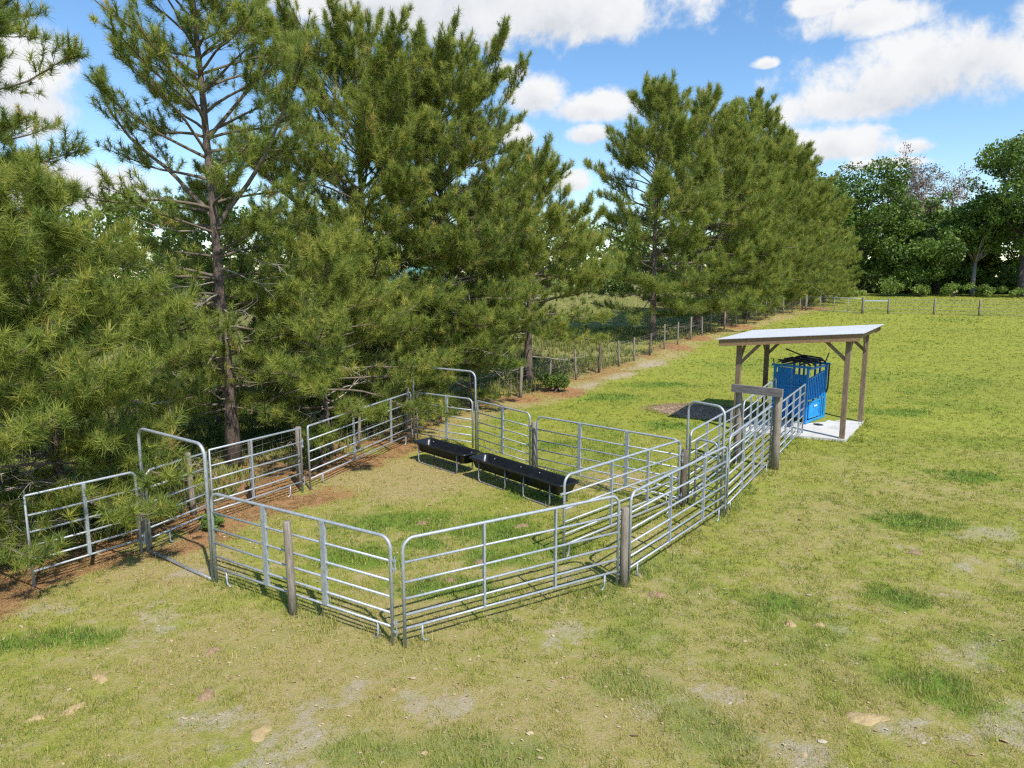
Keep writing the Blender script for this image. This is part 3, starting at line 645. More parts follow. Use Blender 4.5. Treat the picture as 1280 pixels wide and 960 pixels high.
for i, (x, y, rx, lab) in enumerate([
    (-3.95, 8.35, .1, 'curled brown dung pat in the grass before the left front panel'),
    (2.25, 9.95, .16, 'flat dry dung pat outside the panel beside the junction post'),
    (-1.8, 13.1, .14, 'pale dry dung pat in the pen near the troughs'),
    (-.55, 11.2, .15, 'brown dung pat in the pen behind the front panel'),
    (-1.0, 10.5, .1, 'small dung pat in the pen close to the front corner'),
    (.2, 13.0, .15, 'dry dung pat in front of the long trough'),
    (7.2, 11.6, .14, 'tan dung pat far out on the right pasture'),
    (-3.6, 7.4, .13, 'broad pale dung pat in the lower left grass')]):
    tag(blob('dung_pat', x, y, rx, rx * .8, .04, 'dung', 80 + i, 26, 7, .7), lab, 'dung pat', 'dry dung pats')
M['heap'] = simple('bare_dirt', [(.3, (.2, .12, .08)), (.5, (.42, .29, .2)), (.72, (.58, .45, .34))], 16, .95, 0, .9)
o = blob('dirt_heap', 6.75, 24.1, 2.0, 1.15, .16, 'heap', 5, 40, 12, .3); o.rotation_euler = (0, 0, R(-20))  # raised mound stands in for flat bare dirt lying in the roof's shadow
tag(o, 'low brown heap standing in for bare dirt in the lean-to shadow behind the alley', 'heap')
segs = []
for _ in range(2600):
    a, k = random.uniform(0, 6.283), random.random() ** .5 * 1.12; x, y = 2.0 * k * math.cos(a), 1.15 * k * math.sin(a); z = .16 * max(0, 1 - k ** 1.7) + random.uniform(.005, .05); b_ = random.uniform(0, 6.283); l = random.uniform(.05, .16)
    segs.append((x, y, z, .006, x + l * math.cos(b_), y + l * math.sin(b_), z + random.uniform(-.02, .06), .004))
v, f = seg_tubes(segs, 3); tag(np_mesh('loose_straw', v, f, simple('loose_straw', [(.3, (.2, .13, .08)), (.6, (.42, .31, .19)), (.8, (.55, .45, .32))], 3, .9), o), kind='stuff')

# ------------------------------------------------------------------ pines
def rot_about(v, k, a):
    return v * math.cos(a) + np.cross(k, v) * math.sin(a) + k * np.dot(k, v) * (1 - math.cos(a))
def pine(label, x, y, H, r0, crown0, rad, prof, seed, needles=60, nlen=.215, nw=.0115, dens=1., whorl=.45, dead=10, bare_low=0, bias=None, tuft=1., lean=(0, 0), twist=.3, tone=0., side=None, group='pines along the wire fence', up=0., forks=()):
    r_ = np.random.default_rng(seed)
    z0 = gz(x, y)
    root = thing('pine_tree', label, 'pine tree', (x, y, z0), 0, group)
    nT = 14; tz = np.linspace(0, H, nT)
    wob = np.cumsum(r_.normal(0, .06, (nT, 2)), 0) * twist; wob -= wob[0]
    tp = np.stack([wob[:, 0] + lean[0] * (tz / H) ** 1.3, wob[:, 1] + lean[1] * (tz / H) ** 1.3, tz], -1); tp[0, 2] = -.15
    tr = r0 * (1 - .93 * (tz / H) ** .8); tr[0] *= 1.35
    MB().tube([tuple(q) for q in tp], [float(q) for q in tr], 9).build('trunk', M['bark'], root, True)
    def trunk_at(z): return np.array([np.interp(z, tz, tp[:, i]) for i in range(3)]), float(np.interp(z, tz, tr))
    limbs = []; twigs = []; deads = []; T = []     # T: pos(3) axis(3) scale tint
    z = crown0
    ga = r_.uniform(0, 6.28)
    jobs = [(fz, faz, fl, fe, 1) for fz, faz, fl, fe in forks]
    while z < H - .15 or jobs:
        if z >= H - .15: z = H
        k = (z - crown0) / (H - crown0)
        nb = int(r_.integers(3, 6)) if k < .9 else 3
        fz_ = jobs; jobs = []
        if z >= H: nb = 0
        for j in range(nb + len(fz_)):
            fk = fz_[j - nb] if j >= nb else None
            az = ga + j * 2 * math.pi / nb + r_.normal(0, .3)
            zz = z + r_.normal(0, .08)
            bl = rad * np.interp(k, [p[0] for p in prof], [p[1] for p in prof]) * r_.uniform(.68, 1.12)
            if bias is not None: bl *= 1 + bias[1] * math.cos(az - bias[0])
            if fk is None and bl < .12: continue
            el = np.interp(k, [0, .3, .7, 1], [.0, .32, .7, 1.2]) + up + r_.normal(0, .12)
            p, rt = trunk_at(max(.1, min(zz, H - .05)))
            if fk: zz, az, bl, el = fk[:4]; p, rt = trunk_at(zz)
            d = np.array([math.cos(az) * math.cos(el), math.sin(az) * math.cos(el), math.sin(el)])
            n = max(4, int(bl / .35)); st = bl / n; br = min(rt * .5, .008 + .0105 * bl) if not fk else rt * .62
            pts = [p]; cur = d.copy()
            for i in range(n):
                cur = cur + np.array([r_.normal(0, .09), r_.normal(0, .09), (.085 if i > n * .45 else -.05) + r_.normal(0, .05)]); cur /= np.linalg.norm(cur)
                pts.append(pts[-1] + cur * st)
            rs_ = [br * (1 - .85 * i / n) + .004 for i in range(n + 1)]
            for i in range(n): limbs.append((*pts[i], rs_[i], *pts[i + 1], rs_[i + 1]))
            # secondary twigs
            nt_ = max(3, int(bl * 6.6 * dens)); 
            for q in range(nt_):
                s_ = r_.uniform(.22, 1.0) ** .85
                i = min(n - 1, int(s_ * n)); f_ = s_ * n - i
                b0 = pts[i] + (pts[i + 1] - pts[i]) * f_; bd = unit(pts[i + 1] - pts[i])
                sgn = 1 if q % 2 else -1
                td = rot_about(bd, np.array([0, 0, 1.]), sgn * r_.uniform(.4, 1.1)); td[2] += r_.normal(.1, .28); td = unit(td)
                tl = (.28 + .42 * bl * (1.08 - s_) * .7) * r_.uniform(.6, 1.2)
                m_ = 2 if tl < .5 else 3; c_ = b0.copy(); dd = td
                for w in range(m_):
                    nx_ = c_ + dd * tl / m_; twigs.append((*c_, .0075 - .0012 * w, *nx_, .006 - .0012 * w)); c_ = nx_
                    dd = unit(dd + np.array([r_.normal(0, .12), r_.normal(0, .12), .2]))
                    if w == m_ - 1 or r_.random() < .75:
                        ax_ = unit(dd + np.array([r_.normal(0, .35), r_.normal(0, .35), .45 + (r_.normal(0, .25))]))
                        T.append((*c_, *ax_, r_.uniform(.65, 1.3) * tuft, k))
            if fk is None or True: T.append((*pts[-1], *unit(cur + np.array([0, 0, .5])), 1.1 * tuft, k))
        if z >= H: break
        ga += 1.2; z += whorl * r_.uniform(.75, 1.25) * (1 - .35 * k)
    top, _ = trunk_at(H)
    for i in range(5): T.append((*(top - np.array([0, 0, .12 * i])), *unit(np.array([r_.normal(0, .2), r_.normal(0, .2), 1.])), 1.1 * tuft, 1))
    # dead lower branches
    for i in range(dead):
        deads = []
        zz = r_.uniform(.5, max(.9, crown0 + (H - crown0) * .35)); az = r_.uniform(0, 6.28); p, rt = trunk_at(zz)
        bl = rad * r_.uniform(.3, .75); d = np.array([math.cos(az), math.sin(az), r_.uniform(-.25, .2)]); n = 6; c_ = p
        for q in range(n):
            d = unit(d + r_.normal(0, .14, 3)); nx_ = c_ + d * bl / n; deads.append((*c_, .017 * (1 - q / n) + .006, *nx_, .017 * (1 - (q + 1) / n) + .006))
            if q > 1:
                for _ in range(2):
                    e = unit(d + r_.normal(0, .6, 3)); m1 = nx_ + e * r_.uniform(.15, .45); deads.append((*nx_, .008, *m1, .005))
                    e2 = unit(e + r_.normal(0, .6, 3)); deads.append((*m1, .005, *(m1 + e2 * r_.uniform(.1, .25)), .003))
            c_ = nx_
        v, f = seg_tubes(deads, 4); np_mesh('dead_branch', v, f, M['dead'], root, smooth=True)
    v, f = seg_tubes(limbs + twigs, 5); np_mesh('limbs', v, f, M['twig'], root, smooth=True)
    T = np.array(T); 
    T = T[T[:, 2] > .45]
    n = len(T); K = needles
    ax_ = np.repeat(T[:, 3:6], K, 0); ps = np.repeat(T[:, 0:3], K, 0); sc = np.repeat(T[:, 6], K)
    N = n * K
    rv = unit(r_.normal(0, 1, (N, 3)))
    fw = r_.uniform(.15, 1.25, N)[:, None]
    d = unit(rv + ax_ * fw + np.array([0, 0, .12]))
    bp = ps + ax_ * (r_.uniform(-.13, .06, N) * sc * (nlen / .215))[:, None]
    L_ = (nlen * sc * r_.uniform(.7, 1.15, N))[:, None]
    s_ = unit(np.cross(d, r_.normal(0, 1, (N, 3)))) * (nw * r_.uniform(.8, 1.2, N))[:, None]
    tip = bp + d * L_; tip[:, 2] -= .12 * L_[:, 0] * (1 - np.abs(d[:, 2]))
    V = np.stack([bp - s_ * .5, bp + s_ * .5, tip], 1)
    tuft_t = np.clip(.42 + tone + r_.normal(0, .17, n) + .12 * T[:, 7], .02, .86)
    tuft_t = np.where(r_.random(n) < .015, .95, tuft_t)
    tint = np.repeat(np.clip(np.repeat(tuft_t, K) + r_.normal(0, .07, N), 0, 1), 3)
    V = V.reshape(-1, 3)
    # candles: upright new shoots
    cm = (r_.random(n) < .16 + .3 * T[:, 7]) ; C = T[cm]; nc = len(C)
    if nc:
        ct = unit(C[:, 3:6] * .6 + np.array([0, 0, 1.])); cb = C[:, 0:3]; cl = (r_.uniform(.1, .24, nc) * C[:, 6] * (nlen / .2) ** .5)[:, None]
        cw = (nw * 2.0)
        sd = unit(np.cross(ct, r_.normal(0, 1, (nc, 3)))); sd2 = np.cross(ct, sd)
        cv = np.concatenate([np.stack([cb - q * cw, cb + q * cw, cb + ct * cl], 1) for q in (sd, sd2)]).reshape(-1, 3)
        V = np.concatenate([V, cv]); tint = np.concatenate([tint, np.full(len(cv), .95)])
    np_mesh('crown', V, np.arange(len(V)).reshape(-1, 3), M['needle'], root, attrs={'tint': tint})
    return root
CONE = [(0, .85), (.15, 1), (.5, .8), (.8, .45), (1, .1)]
OVAL = [(0, .7), (.2, .95), (.5, 1), (.8, .7), (1, .18)]
CROWN = [(0, .7), (.3, .95), (.6, 1), (.82, .85), (.94, .55), (1, .3)]
ROUND = [(0, .78), (.2, .97), (.5, 1), (.75, .82), (.92, .5), (1, .25)]
OPEN = [(0, .75), (.25, .9), (.6, .85), (.85, .6), (1, .25)]
BROAD = [(0, .9), (.2, 1), (.45, .85), (.75, .5), (1, .12)]
pine('tall open pine with its forked reddish trunk showing left of the pen', -7.3, 17.4, 15.2, .19, 1.6, 3.5, OPEN, 11, dens=.92, whorl=.56, dead=14, lean=(-.5, 0), forks=((6.3, 3.0, 4.6, .95), (6.0, -.25, 5.0, .8), (8.2, .4, 3.6, .9)))
pine('big dense pine with a rounded twin top, left of the second top', -5.0, 23.2, 11.6, .19, 1.2, 4.4, CROWN, 12, whorl=.34, dead=12, tone=.03, dens=1.35)
pine('big dense pine whose right side branches reach into the open sky', -2.6, 24.6, 11.3, .18, 1.2, 4.1, CROWN, 13, whorl=.35, dead=10, bias=(0, .1), dens=1.3)
pine('shorter bright pine with low spreading boughs by the fence corner', .75, 29.8, 8.9, .22, 2.3, 5.3, BROAD, 14, whorl=.36, dead=8, tone=.1, nw=.013, dens=1.25, tuft=1.15)
pine('tall pine mostly outside the left edge with branches reaching in', -11.6, 13.6, 12.5, .18, 4.8, 3.6, OPEN, 15, whorl=.5, dead=4, dens=1.0)
pine('young pine hanging its green sprays over the short left panel', -8.7, 12.6, 6.4, .11, 1.2, 3.3, BROAD, 16, whorl=.28, dead=16, tone=.04, dens=1.15, tuft=1.15, bias=(R(-105), .18), up=-.05)
pine('young pine with fresh boughs spread over the long tree line panel', -5.1, 18.6, 5.4, .1, 1.3, 3.6, BROAD, 17, whorl=.3, dead=10, tone=.08, tuft=1.1, bias=(R(-12), .25), up=-.06)
pine('slim pine filling the gap behind the open tall pine', -9.8, 22.5, 8.0, .12, .8, 3.2, BROAD, 18, whorl=.42, dead=8, needles=40, nw=.014)
pine('low bushy pine between the second twin top and the short bright pine', -1.6, 27.6, 7.6, .13, 1.8, 3.2, BROAD, 19, whorl=.38, dead=6, needles=40, nw=.014, tone=.06)
pine('little pine crouching below the big twin topped pines', -4.6, 21.9, 4.2, .08, .6, 2.4, BROAD, 20, whorl=.34, dead=5, tone=.05)
pine('little pine at the left edge with boughs before the short panel', -9.35, 10.9, 4.8, .09, .95, 3.0, BROAD, 29, whorl=.28, dead=9, tone=.06, dens=1.2, tuft=1.1, bias=(R(-20), .25), up=-.08)
FARP = dict(needles=34, nlen=.3, nw=.021, dead=6, dens=.8, whorl=.46, tuft=1.2)
pine('tallest pine at the near end of the second row with bare trunk foot', 9.0, 43.6, 14.6, .24, 2.0, 4.6, ROUND, 21, **FARP)
pine('dense pine right of the tallest one in the second row', 13.0, 47.8, 14.6, .24, 1.4, 4.6, ROUND, 22, tone=.02, **FARP)
pine('pointed pine top rising from the middle of the second row', 19.3, 56.5, 16.2, .25, 1.2, 4.7, ROUND, 23, **FARP)
pine('full pine squeezed between the two peaks of the second row', 16.2, 52.2, 14.6, .24, 1.2, 4.6, ROUND, 24, tone=.03, **FARP)
pine('pine leaning its boughs over the far fence before the row falls away', 22.8, 60.6, 14.6, .24, 1.2, 4.6, ROUND, 25, tone=.04, **FARP)
pine('pine below the falling shoulder of the second row', 26.6, 66.2, 13.6, .24, 1.2, 4.8, ROUND, 26, tone=.04, **FARP)
pine('lower pine near the far end of the second row', 31.4, 73, 11.3, .22, 1., 4.8, ROUND, 27, tone=.04, **FARP)
pine('last low pine at the far end of the row by the oaks', 36.2, 80, 8.2, .2, .8, 4.8, BROAD, 28, tone=.05, **FARP)

# ------------------------------------------------------------------ broadleaf trees and woods behind
def leaves_on(centres, radii, count, size, r_, tone=.5, shell=.55, zmin=0.):
    """leaf-sized quads spread through clumps -> verts, tints"""
    C = np.asarray(centres); Rr = np.asarray(radii); w = Rr ** 2; pick = r_.choice(len(C), count, p=w / w.sum())
    d = unit(r_.normal(0, 1, (count, 3))); rad_ = Rr[pick] * (shell + (1 - shell) * r_.random(count) ** .6) * r_.uniform(.8, 1.15, count)
    p = C[pick] + d * rad_[:, None] * np.array([1, 1, .75])
    a = unit(r_.normal(0, 1, (count, 3)) * .8 + d * .3 + np.array([0, 0, .5])); s_ = unit(np.cross(a, r_.normal(0, 1, (count, 3)))); t_ = np.cross(a, s_)
    sz = (size * r_.uniform(.6, 1.3, count))[:, None]
    V = np.stack([p - s_ * sz * .5, p + t_ * sz * .35, p + s_ * sz * .55, p - t_ * sz * .35], 1)
    ct = r_.normal(0, .12, len(C)); tint = np.clip(tone + ct[pick] + r_.normal(0, .13, count), 0, 1)
    ok = p[:, 2] > zmin; V, tint = V[ok], tint[ok]
    return V.reshape(-1, 3), np.repeat(tint, 4)
def crown_mesh(name, V, tint, mat, parent):
    return np_mesh(name, V, np.arange(len(V)).reshape(-1, 4), M[mat], parent, attrs={'tint': tint})
def broadleaf(label, x, y, H, rad, seed, trunk_r=.4, bark='oak_bark', leafm='oak_leaf', n=7000, size=.42, lean=(0, 0), low=.22, tone=.45, name='oak_tree', group='oaks at the edge of the field', clumps=46, flat=1.):
    r_ = np.random.default_rng(seed); root = thing(name, label, name.replace('_', ' '), (x, y, gz(x, y)), 0, group)
    mb = MB(); fk = H * .32; top = (lean[0] * .5, lean[1] * .5, fk)
    mb.tube([(0, 0, -.2), (lean[0] * .15, lean[1] * .15, fk * .4), top], [trunk_r * 1.3, trunk_r, trunk_r * .8], 10); mb.build('trunk', M[bark], root, True)
    cs, rr, segs = [], [], []
    cz = H * (.5 + low / 2)
    for i in range(clumps):
        d = unit(r_.normal(0, 1, 3)); k = r_.random() ** .45
        c = np.array([lean[0] + d[0] * rad * k * .85, lean[1] + d[1] * rad * k * .85, cz + d[2] * (H * (1 - low) / 2) * k * .9])
        if c[2] < H * low * .8: continue
        cs.append(c); rr.append(rad * r_.uniform(.15, .3))
        if i % 2 == 0:
            m_ = np.array(top) * .5 + c * .5 + r_.normal(0, .5, 3); segs += [(*top, trunk_r * .45, *m_, trunk_r * .25), (*m_, trunk_r * .25, *c, trunk_r * .06)]
    v, f = seg_tubes(segs, 6); np_mesh('limbs', v, f, M[bark], root, smooth=True)
    if leafm:
        V, tt = leaves_on(cs, rr, n, size, r_, tone, zmin=.3); crown_mesh('crown', V, tt, leafm, root)
    return root
broadleaf('big spreading oak with a dark leaning trunk beyond the far gate', 49.5, 104, 20.5, 9.0, 31, .5, lean=(1.5, 0), low=.12, n=17000, tone=.42, clumps=60)
broadleaf('broad low oak with a rounded crown left of the pale trunk', 59.5, 101, 12.2, 7.2, 32, .4, low=.06, n=14000, tone=.5)
broadleaf('tall oak filling the right edge of the field', 71.5, 97, 22.8, 9.6, 33, .45, low=.2, n=17000, tone=.5, clumps=56)
broadleaf('tall slender oak on a pale trunk at the edge of the woods', 66.8, 100, 15.2, 5.4, 34, .3, 'pale_bark', low=.35, n=8000, tone=.55)
broadleaf('oak standing half behind the far end of the pine row', 44, 110, 19.5, 7.5, 35, .4, low=.1, n=11000, tone=.4)
broadleaf('dark oak behind the tall right edge oak', 80, 106, 22, 8.5, 36, .4, low=.15, n=11000, tone=.38)
broadleaf('slim oak between the dead trees and the right edge', 69, 112, 17, 6, 37, .35, low=.15, n=9000, tone=.4)
# bare dead trees
def bare_tree(label, x, y, H, seed, tr_=.3):
    r_ = np.random.default_rng(seed); root = thing('dead_tree', label, 'dead tree', (x, y, gz(x, y)), 0, 'bare trees in the woods')
    lean = r_.normal(0, 1.2, 2); top = np.array([lean[0], lean[1], H * .8])
    MB().tube([(0, 0, -.2), tuple(top * .5 + np.array([.3, 0, 0])), tuple(top)], [tr_, tr_ * .75, tr_ * .3], 8).build('trunk', M['pale_bark'], root, True)
    segs = []; tips = []
    def grow(p, d, l, r, lev):
        n = 3; c = p
        for i in range(n):
            d = unit(d + r_.normal(0, .18, 3) + np.array([0, 0, .06])); q = c + d * l / n; segs.append((*c, r * (1 - .3 * i / n), *q, r * (1 - .3 * (i + 1) / n))); c = q
            if lev < 3:
                for _ in range(2 if lev else 1): grow(c, unit(d + r_.normal(0, .75, 3)), l * r_.uniform(.4, .62), r * .5, lev + 1)
        tips.append(c)
    for i in range(7):
        k = r_.uniform(.4, 1); grow(top * k, unit(np.array([r_.normal(0, .8), r_.normal(0, .8), 1.])), H * .3, tr_ * .35, 0)
    v, f = seg_tubes(segs, 4); np_mesh('limbs', v, f, M['pale_bark'], root)
    tp = np.array(tips); V, tt = leaves_on(tp, np.full(len(tp), .8), 4200, .3, r_, .5, .1); crown_mesh('dead_foliage', V, tt, 'dead_leaf', root)
bare_tree('grey bare dead tree with a forked pale trunk above the oaks', 72.5, 122, 20.5, 41, .42)
bare_tree('brown bare dead tree left of the forked pale one', 67, 124, 19, 42)
bare_tree('brown bare dead tree right of the forked pale one', 78, 124, 20, 43)
# bushes at the wood's edge
def bush(label, x, y, rx, h, seed, tone=.6, n=900, size=.25, mat='oak_leaf'):
    r_ = np.random.default_rng(seed); root = thing('bush', label, 'bush', (x, y, gz(x, y)), 0, 'bushes')
    segs = [(r_.normal(0, .1), r_.normal(0, .1), 0, .04, r_.normal(0, rx * .4), r_.normal(0, rx * .4), h * .6, .015) for _ in range(7)]
    v, f = seg_tubes(segs, 5); np_mesh('stems', v, f, M['oak_bark'], root)
    cs = [(r_.normal(0, rx * .45), r_.normal(0, rx * .4), h * r_.uniform(.25, .75)) for _ in range(10)]; V, tt = leaves_on(cs, [h * r_.uniform(.22, .38) for _ in range(10)], n, size, r_, tone, .4, .02)
    crown_mesh('foliage', V, tt, mat, root)
for i, (x, y, rx, h, lab, tn) in enumerate([
    (53.3, 98, 2.2, 3.1, 'bright green bush below the big spreading oak', .75), (57.5, 97, 1.8, 2.0, 'low yellow green bush below the rounded oak', .9),
    (61.5, 96, 2.4, 2.2, 'wide green bush below the gap between two oaks', .7), (65.5, 95, 2.0, 1.8, 'low bush beside the pale trunk', .8),
    (68.5, 93, 2.2, 1.7, 'low bush right of the pale trunk', .7), (73, 92, 2.5, 1.8, 'low bush at the right edge of the woods', .75), (47.5, 97, 2., 1.7, 'low bush behind the far mesh gate', .85),
    (75, 101, 4.2, 5.2, 'tall dark bush under the right edge oak', .45), (67.5, 107, 4.2, 5.4, 'tall dark bush behind the pale trunk', .4), (54, 109, 4.5, 5.2, 'tall dark bush behind the big spreading oak trunk', .4)]):
    bush(lab, x, y, rx, h, 60 + i, tn, 900 if h < 4 else 3200, .25 if h < 4 else .4)
for i, (x, y, rx, h, lab, tn, mt) in enumerate([
    (1.75, 27.6, .55, .9, 'leafy green bush against the fence below the short bright pine', .5, 'oak_leaf'), (-4.6, 20.6, .7, 1.2, 'dark leafy bush behind the far corner of the long panel', .4, 'oak_leaf'),
    (-7.6, 15.6, .6, .7, 'small bright shrub under the open pine', .8, 'weed'), (-12.5, 21, 1.4, 1.6, 'yellow green shrub beyond the trees left of the open pine trunk', .62, 'weed'),
    (-9.2, 24, 1.3, 1.5, 'pale weedy shrub beyond the open pine trunk', .72, 'weed'), (-15.5, 19.5, 1.5, 1.7, 'weedy shrub beyond the young pine near the left edge', .5, 'weed'), (-5.9, 12.75, .18, .32, 'tiny bright plant behind the open gate leaf', .55, 'oak_leaf')]):
    bush(lab, x, y, rx, h, 160 + i, tn, 1500, .09 if mt == 'oak_leaf' else .08, mt)
# weeds beyond the fence: stuff
n = 26000; y = 9 + 40 * rng.random(n) ** 1.2; x = rng.uniform(-1, .55, n) * (y * .85 + 3); fd = fence_dist(x, y); ok = (fd < -.25) & (fbm(x, y, .4, 55) + .25 * rng.random(n) > .5)
x, y = x[ok], y[ok]; n = len(x); V = []; T = []
hh = .3 * (.4 + fbm(x, y, .3, 57) * 1.4); tn = np.clip(.45 + 1.1 * (fbm(x, y, .25, 59) - .45), .05, .95)
for _ in range(7):
    a = rng.uniform(0, 6.28, n); le = rng.uniform(.1, .9, n); d = unit(np.stack([np.cos(a) * le, np.sin(a) * le, np.ones(n)], -1)); p = np.stack([x + rng.normal(0, .08, n), y + rng.normal(0, .08, n), zt(y)], -1)
    s_ = np.stack([-np.sin(a), np.cos(a), 0 * a], -1) * (.009 + .0006 * y)[:, None]; V.append(np.stack([p - s_, p + s_, p + d * (hh * rng.uniform(.6, 1.2, n))[:, None]], 1)); T.append(np.repeat(np.clip(tn + rng.normal(0, .1, n), 0, 1), 3))
V = np.concatenate(V); tag(np_mesh('weeds', V.reshape(-1, 3), np.arange(len(V) * 3).reshape(-1, 3), M['weed'], attrs={'tint': np.concatenate(T)}), 'tall dry weeds growing beyond the wire fence', 'weeds', kind='stuff')
# distant woods: one mass
def woods(name, label, pts, hgt, n, size, seed, tone, depth=10):
    r_ = np.random.default_rng(seed); cs, rr = [], []
    P = np.array(pts, float); seg = np.hypot(*(P[1:] - P[:-1]).T); cum = np.concatenate([[0], np.cumsum(seg)])
    for s_ in np.arange(0, cum[-1], 2.2):
        bx, by = np.interp(s_, cum, P[:, 0]), np.interp(s_, cum, P[:, 1]); h = hgt * (.6 + .65 * vnoise(s_ * .12, 3.3, seed))
        for z in np.arange(.6, h, 1.9): cs.append((bx + r_.normal(0, 2), by + r_.uniform(-.5, 1) * depth * .5, gz(bx, by) + z)); rr.append(r_.uniform(1.4, 2.8))
    V, tt = leaves_on(cs, rr, n, size, r_, tone, .4, .1); o = crown_mesh(name, V, tt, 'oak_leaf', None); tag(o, label, 'woods', kind='stuff')
woods('distant_woods', 'dark wood line closing the fields behind the pines', [(-190, 95), (-120, 118), (-60, 125), (-10, 130), (30, 128), (48, 124)], 14, 70000, .8, 71, .45)
woods('field_edge_woods', 'dark wood interior behind the oaks at the far field', [(46, 120), (62, 122), (78, 116), (92, 108), (110, 100)], 13, 60000, 1.0, 72, .45)

# ------------------------------------------------------------------ sheds seen through the pines
t = thing('barn', 'low barn with a teal roof glimpsed through the pines', 'barn', (-12.5, 68, gz(0, 68)), R(8))
MB().box((0, 0, 1.3), (11, 6, 2.6)).build('wall', M['barn_wall'], t)
for x in (-3.5, 0, 3.5): MB().box((x, -3.02, 1.1), (2.6, .06, 2.2)).build('doorway', M['dark_open'], t)
mb = MB(); mb.add([(-5.8, -3.5, 2.5), (5.8, -3.5, 2.5), (5.8, 0, 3.9), (-5.8, 0, 3.9), (-5.8, 3.5, 2.5), (5.8, 3.5, 2.5), (-5.8, -3.5, 2.62), (5.8, -3.5, 2.62), (5.8, 0, 4.02), (-5.8, 0, 4.02), (-5.8, 3.5, 2.62), (5.8, 3.5, 2.62)],
    [(0, 3, 2, 1), (3, 4, 5, 2), (6, 7, 8, 9), (9, 8, 11, 10), (0, 1, 7, 6), (4, 10, 11, 5), (0, 6, 9, 3), (3, 9, 10, 4), (1, 2, 8, 7), (2, 5, 11, 8)]); mb.build('roof', M['teal'], t)
t = thing('white_shed', 'small white shed glimpsed through the pines right of the barn', 'shed', (.6, 72, gz(0, 72)), R(-6))
MB().box((0, 0, 1.2), (4.2, 3, 2.4)).build('wall', M['white_wall'], t)
MB().box((.5, -1.52, 1.0), (.95, .05, 2.0)).build('door', M['dark_open'], t)
MB().box((-1.2, -1.52, 1.5), (.8, .05, .7)).build('window', M['dark_open'], t)
mb = MB(); mb.add([(-2.3, -1.8, 2.35), (2.3, -1.8, 2.35), (2.3, 1.8, 2.8), (-2.3, 1.8, 2.8), (-2.3, -1.8, 2.45), (2.3, -1.8, 2.45), (2.3, 1.8, 2.9), (-2.3, 1.8, 2.9)], [(3, 2, 1, 0), (4, 5, 6, 7), (0, 1, 5, 4), (1, 2, 6, 5), (2, 3, 7, 6), (3, 0, 4, 7)]); mb.build('roof', M['roof'], t)

# ------------------------------------------------------------------ light
SUN_EL, SUN_V = R(53), Vector((.485, -.875))
w = bpy.data.worlds.new('World'); S.world = w; w.use_nodes = True; nt = w.node_tree; bg = nt.nodes['Background']
sky = nt.nodes.new('ShaderNodeTexSky'); sky.sky_type = 'NISHITA'; sky.sun_disc = False; sky.sun_elevation = SUN_EL; sky.sun_rotation = math.atan2(SUN_V.x, SUN_V.y); sky.air_density = 1.0; sky.dust_density = .2; sky.ozone_density = 1.6
bg.inputs['Strength'].default_value = .15
tc = nt.nodes.new('ShaderNodeTexCoord').outputs['Generated']
def vm(op, a, b=None):
    n = nt.nodes.new('ShaderNodeVectorMath'); n.operation = op
    for i, q in enumerate((a, b)):
        if q is None: continue
        if isinstance(q, (tuple, list, Vector)): n.inputs[i].default_value = tuple(q)
        else: nt.links.new(q, n.inputs[i])
    return n.outputs['Value'] if op in ('DOT_PRODUCT', 'LENGTH') else n.outputs[0]
def ndir(px, py):
    x, y = (px - 640) / CAM_F, -(py - 480) / CAM_F; c, s = math.cos(CAM_P), math.sin(CAM_P)
    return Vector((x, c + y * s, -s + y * c)).normalized()
dist_n = noise(nt, 7, 3, .5, tc)
n1 = noise(nt, 16, 8, .62, tc, .15); n2 = noise(nt, 5, 5, .55, tc)
best = None; lowb = None
CLOUDS = [(590, -5, 240, 75), (500, 12, 110, 45), (700, 25, 95, 42), (420, -20, 120, 60), (730, 15, 95, 50), (668, 122, 40, 26), (745, 138, 52, 20), (738, 168, 26, 12), (640, 92, 24, 14), (1145, 105, 140, 50), (1215, 78, 90, 52), (1085, 128, 115, 30), (1150, 75, 70, 35), (1085, 25, 72, 26), (1030, 8, 40, 16),
          (1040, 183, 72, 24), (1105, 206, 48, 7), (1143, 184, 22, 10), (10, 115, 85, 75), (90, 240, 110, 36), (958, 80, 14, 7), (640, 172, 22, 16), (712, 228, 20, 12), (-40, 40, 50, 40)]
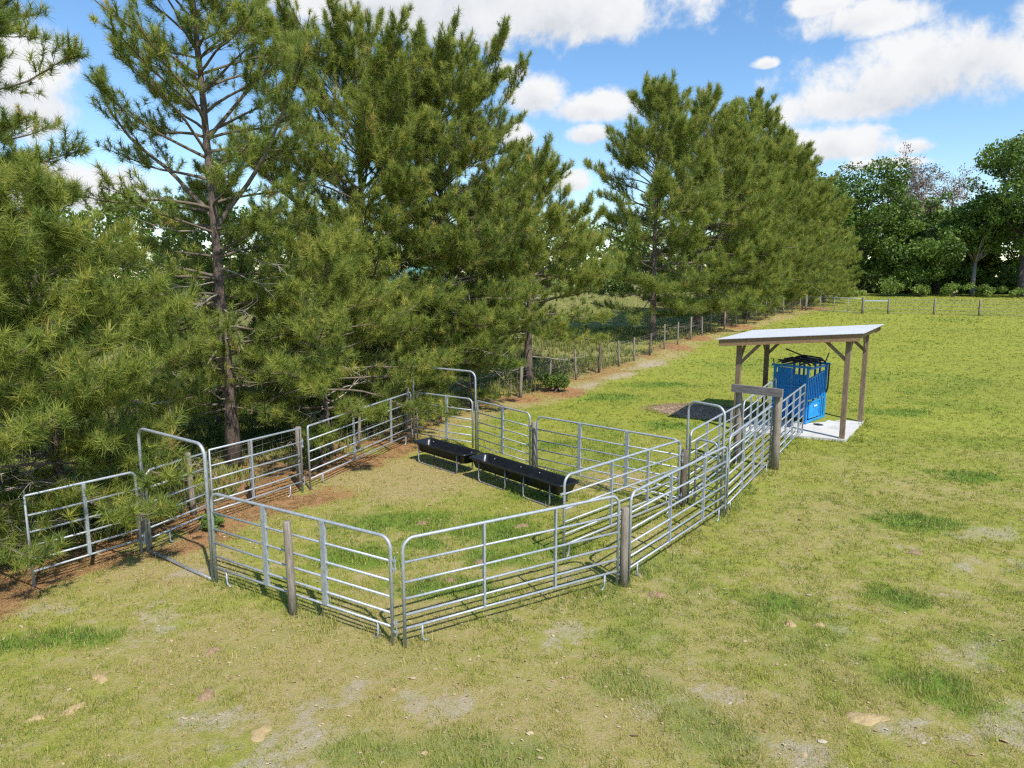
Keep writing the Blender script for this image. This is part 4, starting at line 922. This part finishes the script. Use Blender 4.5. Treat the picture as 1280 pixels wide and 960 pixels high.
for px, py, rx, ry in CLOUDS:
    rx *= 1.22; ry *= 1.28
    c = ndir(px, py); tt = Vector((c.y, -c.x, 0)).normalized(); u = tt.cross(c).normalized()
    sc_ = math.cos(math.atan2(math.hypot(px - 640, py - 480), CAM_F))
    a = vm('DOT_PRODUCT', tc, tt * (CAM_F / rx / sc_)); b_ = vm('DOT_PRODUCT', tc, u * (CAM_F / ry / sc_)); b_ = math_(nt, 'SUBTRACT', b_, u.dot(c) * CAM_F / ry / sc_)
    # flatter undersides
    b2 = math_(nt, 'MAXIMUM', b_, math_(nt, 'MULTIPLY', b_, -1.5))
    d2 = math_(nt, 'ADD', math_(nt, 'MULTIPLY', a, a), math_(nt, 'MULTIPLY', b2, b2))
    f = math_(nt, 'SUBTRACT', 1, math_(nt, 'SQRT', d2)); fr = math_(nt, 'GREATER_THAN', vm('DOT_PRODUCT', tc, c), .3)
    f = math_(nt, 'ADD', math_(nt, 'MULTIPLY', math_(nt, 'ADD', f, 3), fr), -3)
    best = f if best is None else math_(nt, 'MAXIMUM', best, f)
    wgt = math_(nt, 'POWER', math_(nt, 'MAXIMUM', math_(nt, 'ADD', f, .9), 0.0001), 3)
    sh = math_(nt, 'MULTIPLY', math_(nt, 'SUBTRACT', .25, b_), wgt)
    lowb = (sh, wgt) if lowb is None else (math_(nt, 'ADD', lowb[0], sh), math_(nt, 'ADD', lowb[1], wgt))
dn = math_(nt, 'ADD', math_(nt, 'MULTIPLY', math_(nt, 'SUBTRACT', n1, .5), 2.1), math_(nt, 'MULTIPLY', math_(nt, 'SUBTRACT', n2, .5), .8))
dens = math_(nt, 'ADD', math_(nt, 'ADD', best, .08), dn)
mr = nt.nodes.new('ShaderNodeMapRange'); mr.interpolation_type = 'SMOOTHSTEP'; mr.inputs[1].default_value = -.02; mr.inputs[2].default_value = .58; nt.links.new(dens, mr.inputs[0])
lowb = math_(nt, 'DIVIDE', lowb[0], lowb[1])
shade = math_(nt, 'ADD', math_(nt, 'MULTIPLY', lowb, .55), math_(nt, 'MULTIPLY', math_(nt, 'SUBTRACT', n1, .5), -1.6))
shade = math_(nt, 'ADD', shade, math_(nt, 'MULTIPLY', dens, .25))
cc = ramp(nt, shade, [(.12, (3.3, 3.33, 3.37)), (.45, (2.8, 2.9, 3.05)), (.85, (1.75, 1.9, 2.2))])
hs = nt.nodes.new('ShaderNodeHueSaturation'); hs.inputs['Saturation'].default_value = 1.2; hs.inputs['Value'].default_value = .68; nt.links.new(sky.outputs[0], hs.inputs['Color'])
nt.links.new(mix(nt, mr.outputs[0], hs.outputs[0], cc), bg.inputs['Color'])
ld = bpy.data.lights.new('sun', 'SUN'); ld.energy = 3.0; ld.angle = R(.53); ld.color = (1, .955, .88)
lo_ = bpy.data.objects.new('sun', ld); COL.objects.link(lo_); lo_.location = (20, -30, 40)
sv = Vector((SUN_V.x * math.cos(SUN_EL), SUN_V.y * math.cos(SUN_EL), math.sin(SUN_EL)))
lo_.rotation_euler = sv.to_track_quat('Z', 'Y').to_euler()

# ------------------------------------------------------------------ render settings
S.view_settings.view_transform = 'Standard'; S.view_settings.look = 'None'; S.view_settings.exposure = .92; S.view_settings.gamma = 1
S.cycles.max_bounces = 6; S.cycles.diffuse_bounces = 3; S.cycles.glossy_bounces = 2; S.cycles.transmission_bounces = 3; S.cycles.transparent_max_bounces = 4
S.cycles.use_denoising = False
S.cycles.pixel_filter_type = 'BLACKMAN_HARRIS'; S.cycles.filter_width = 1.3
S.cycles.use_adaptive_sampling = True; S.cycles.adaptive_threshold = .02
S.cycles.sample_clamp_indirect = 6
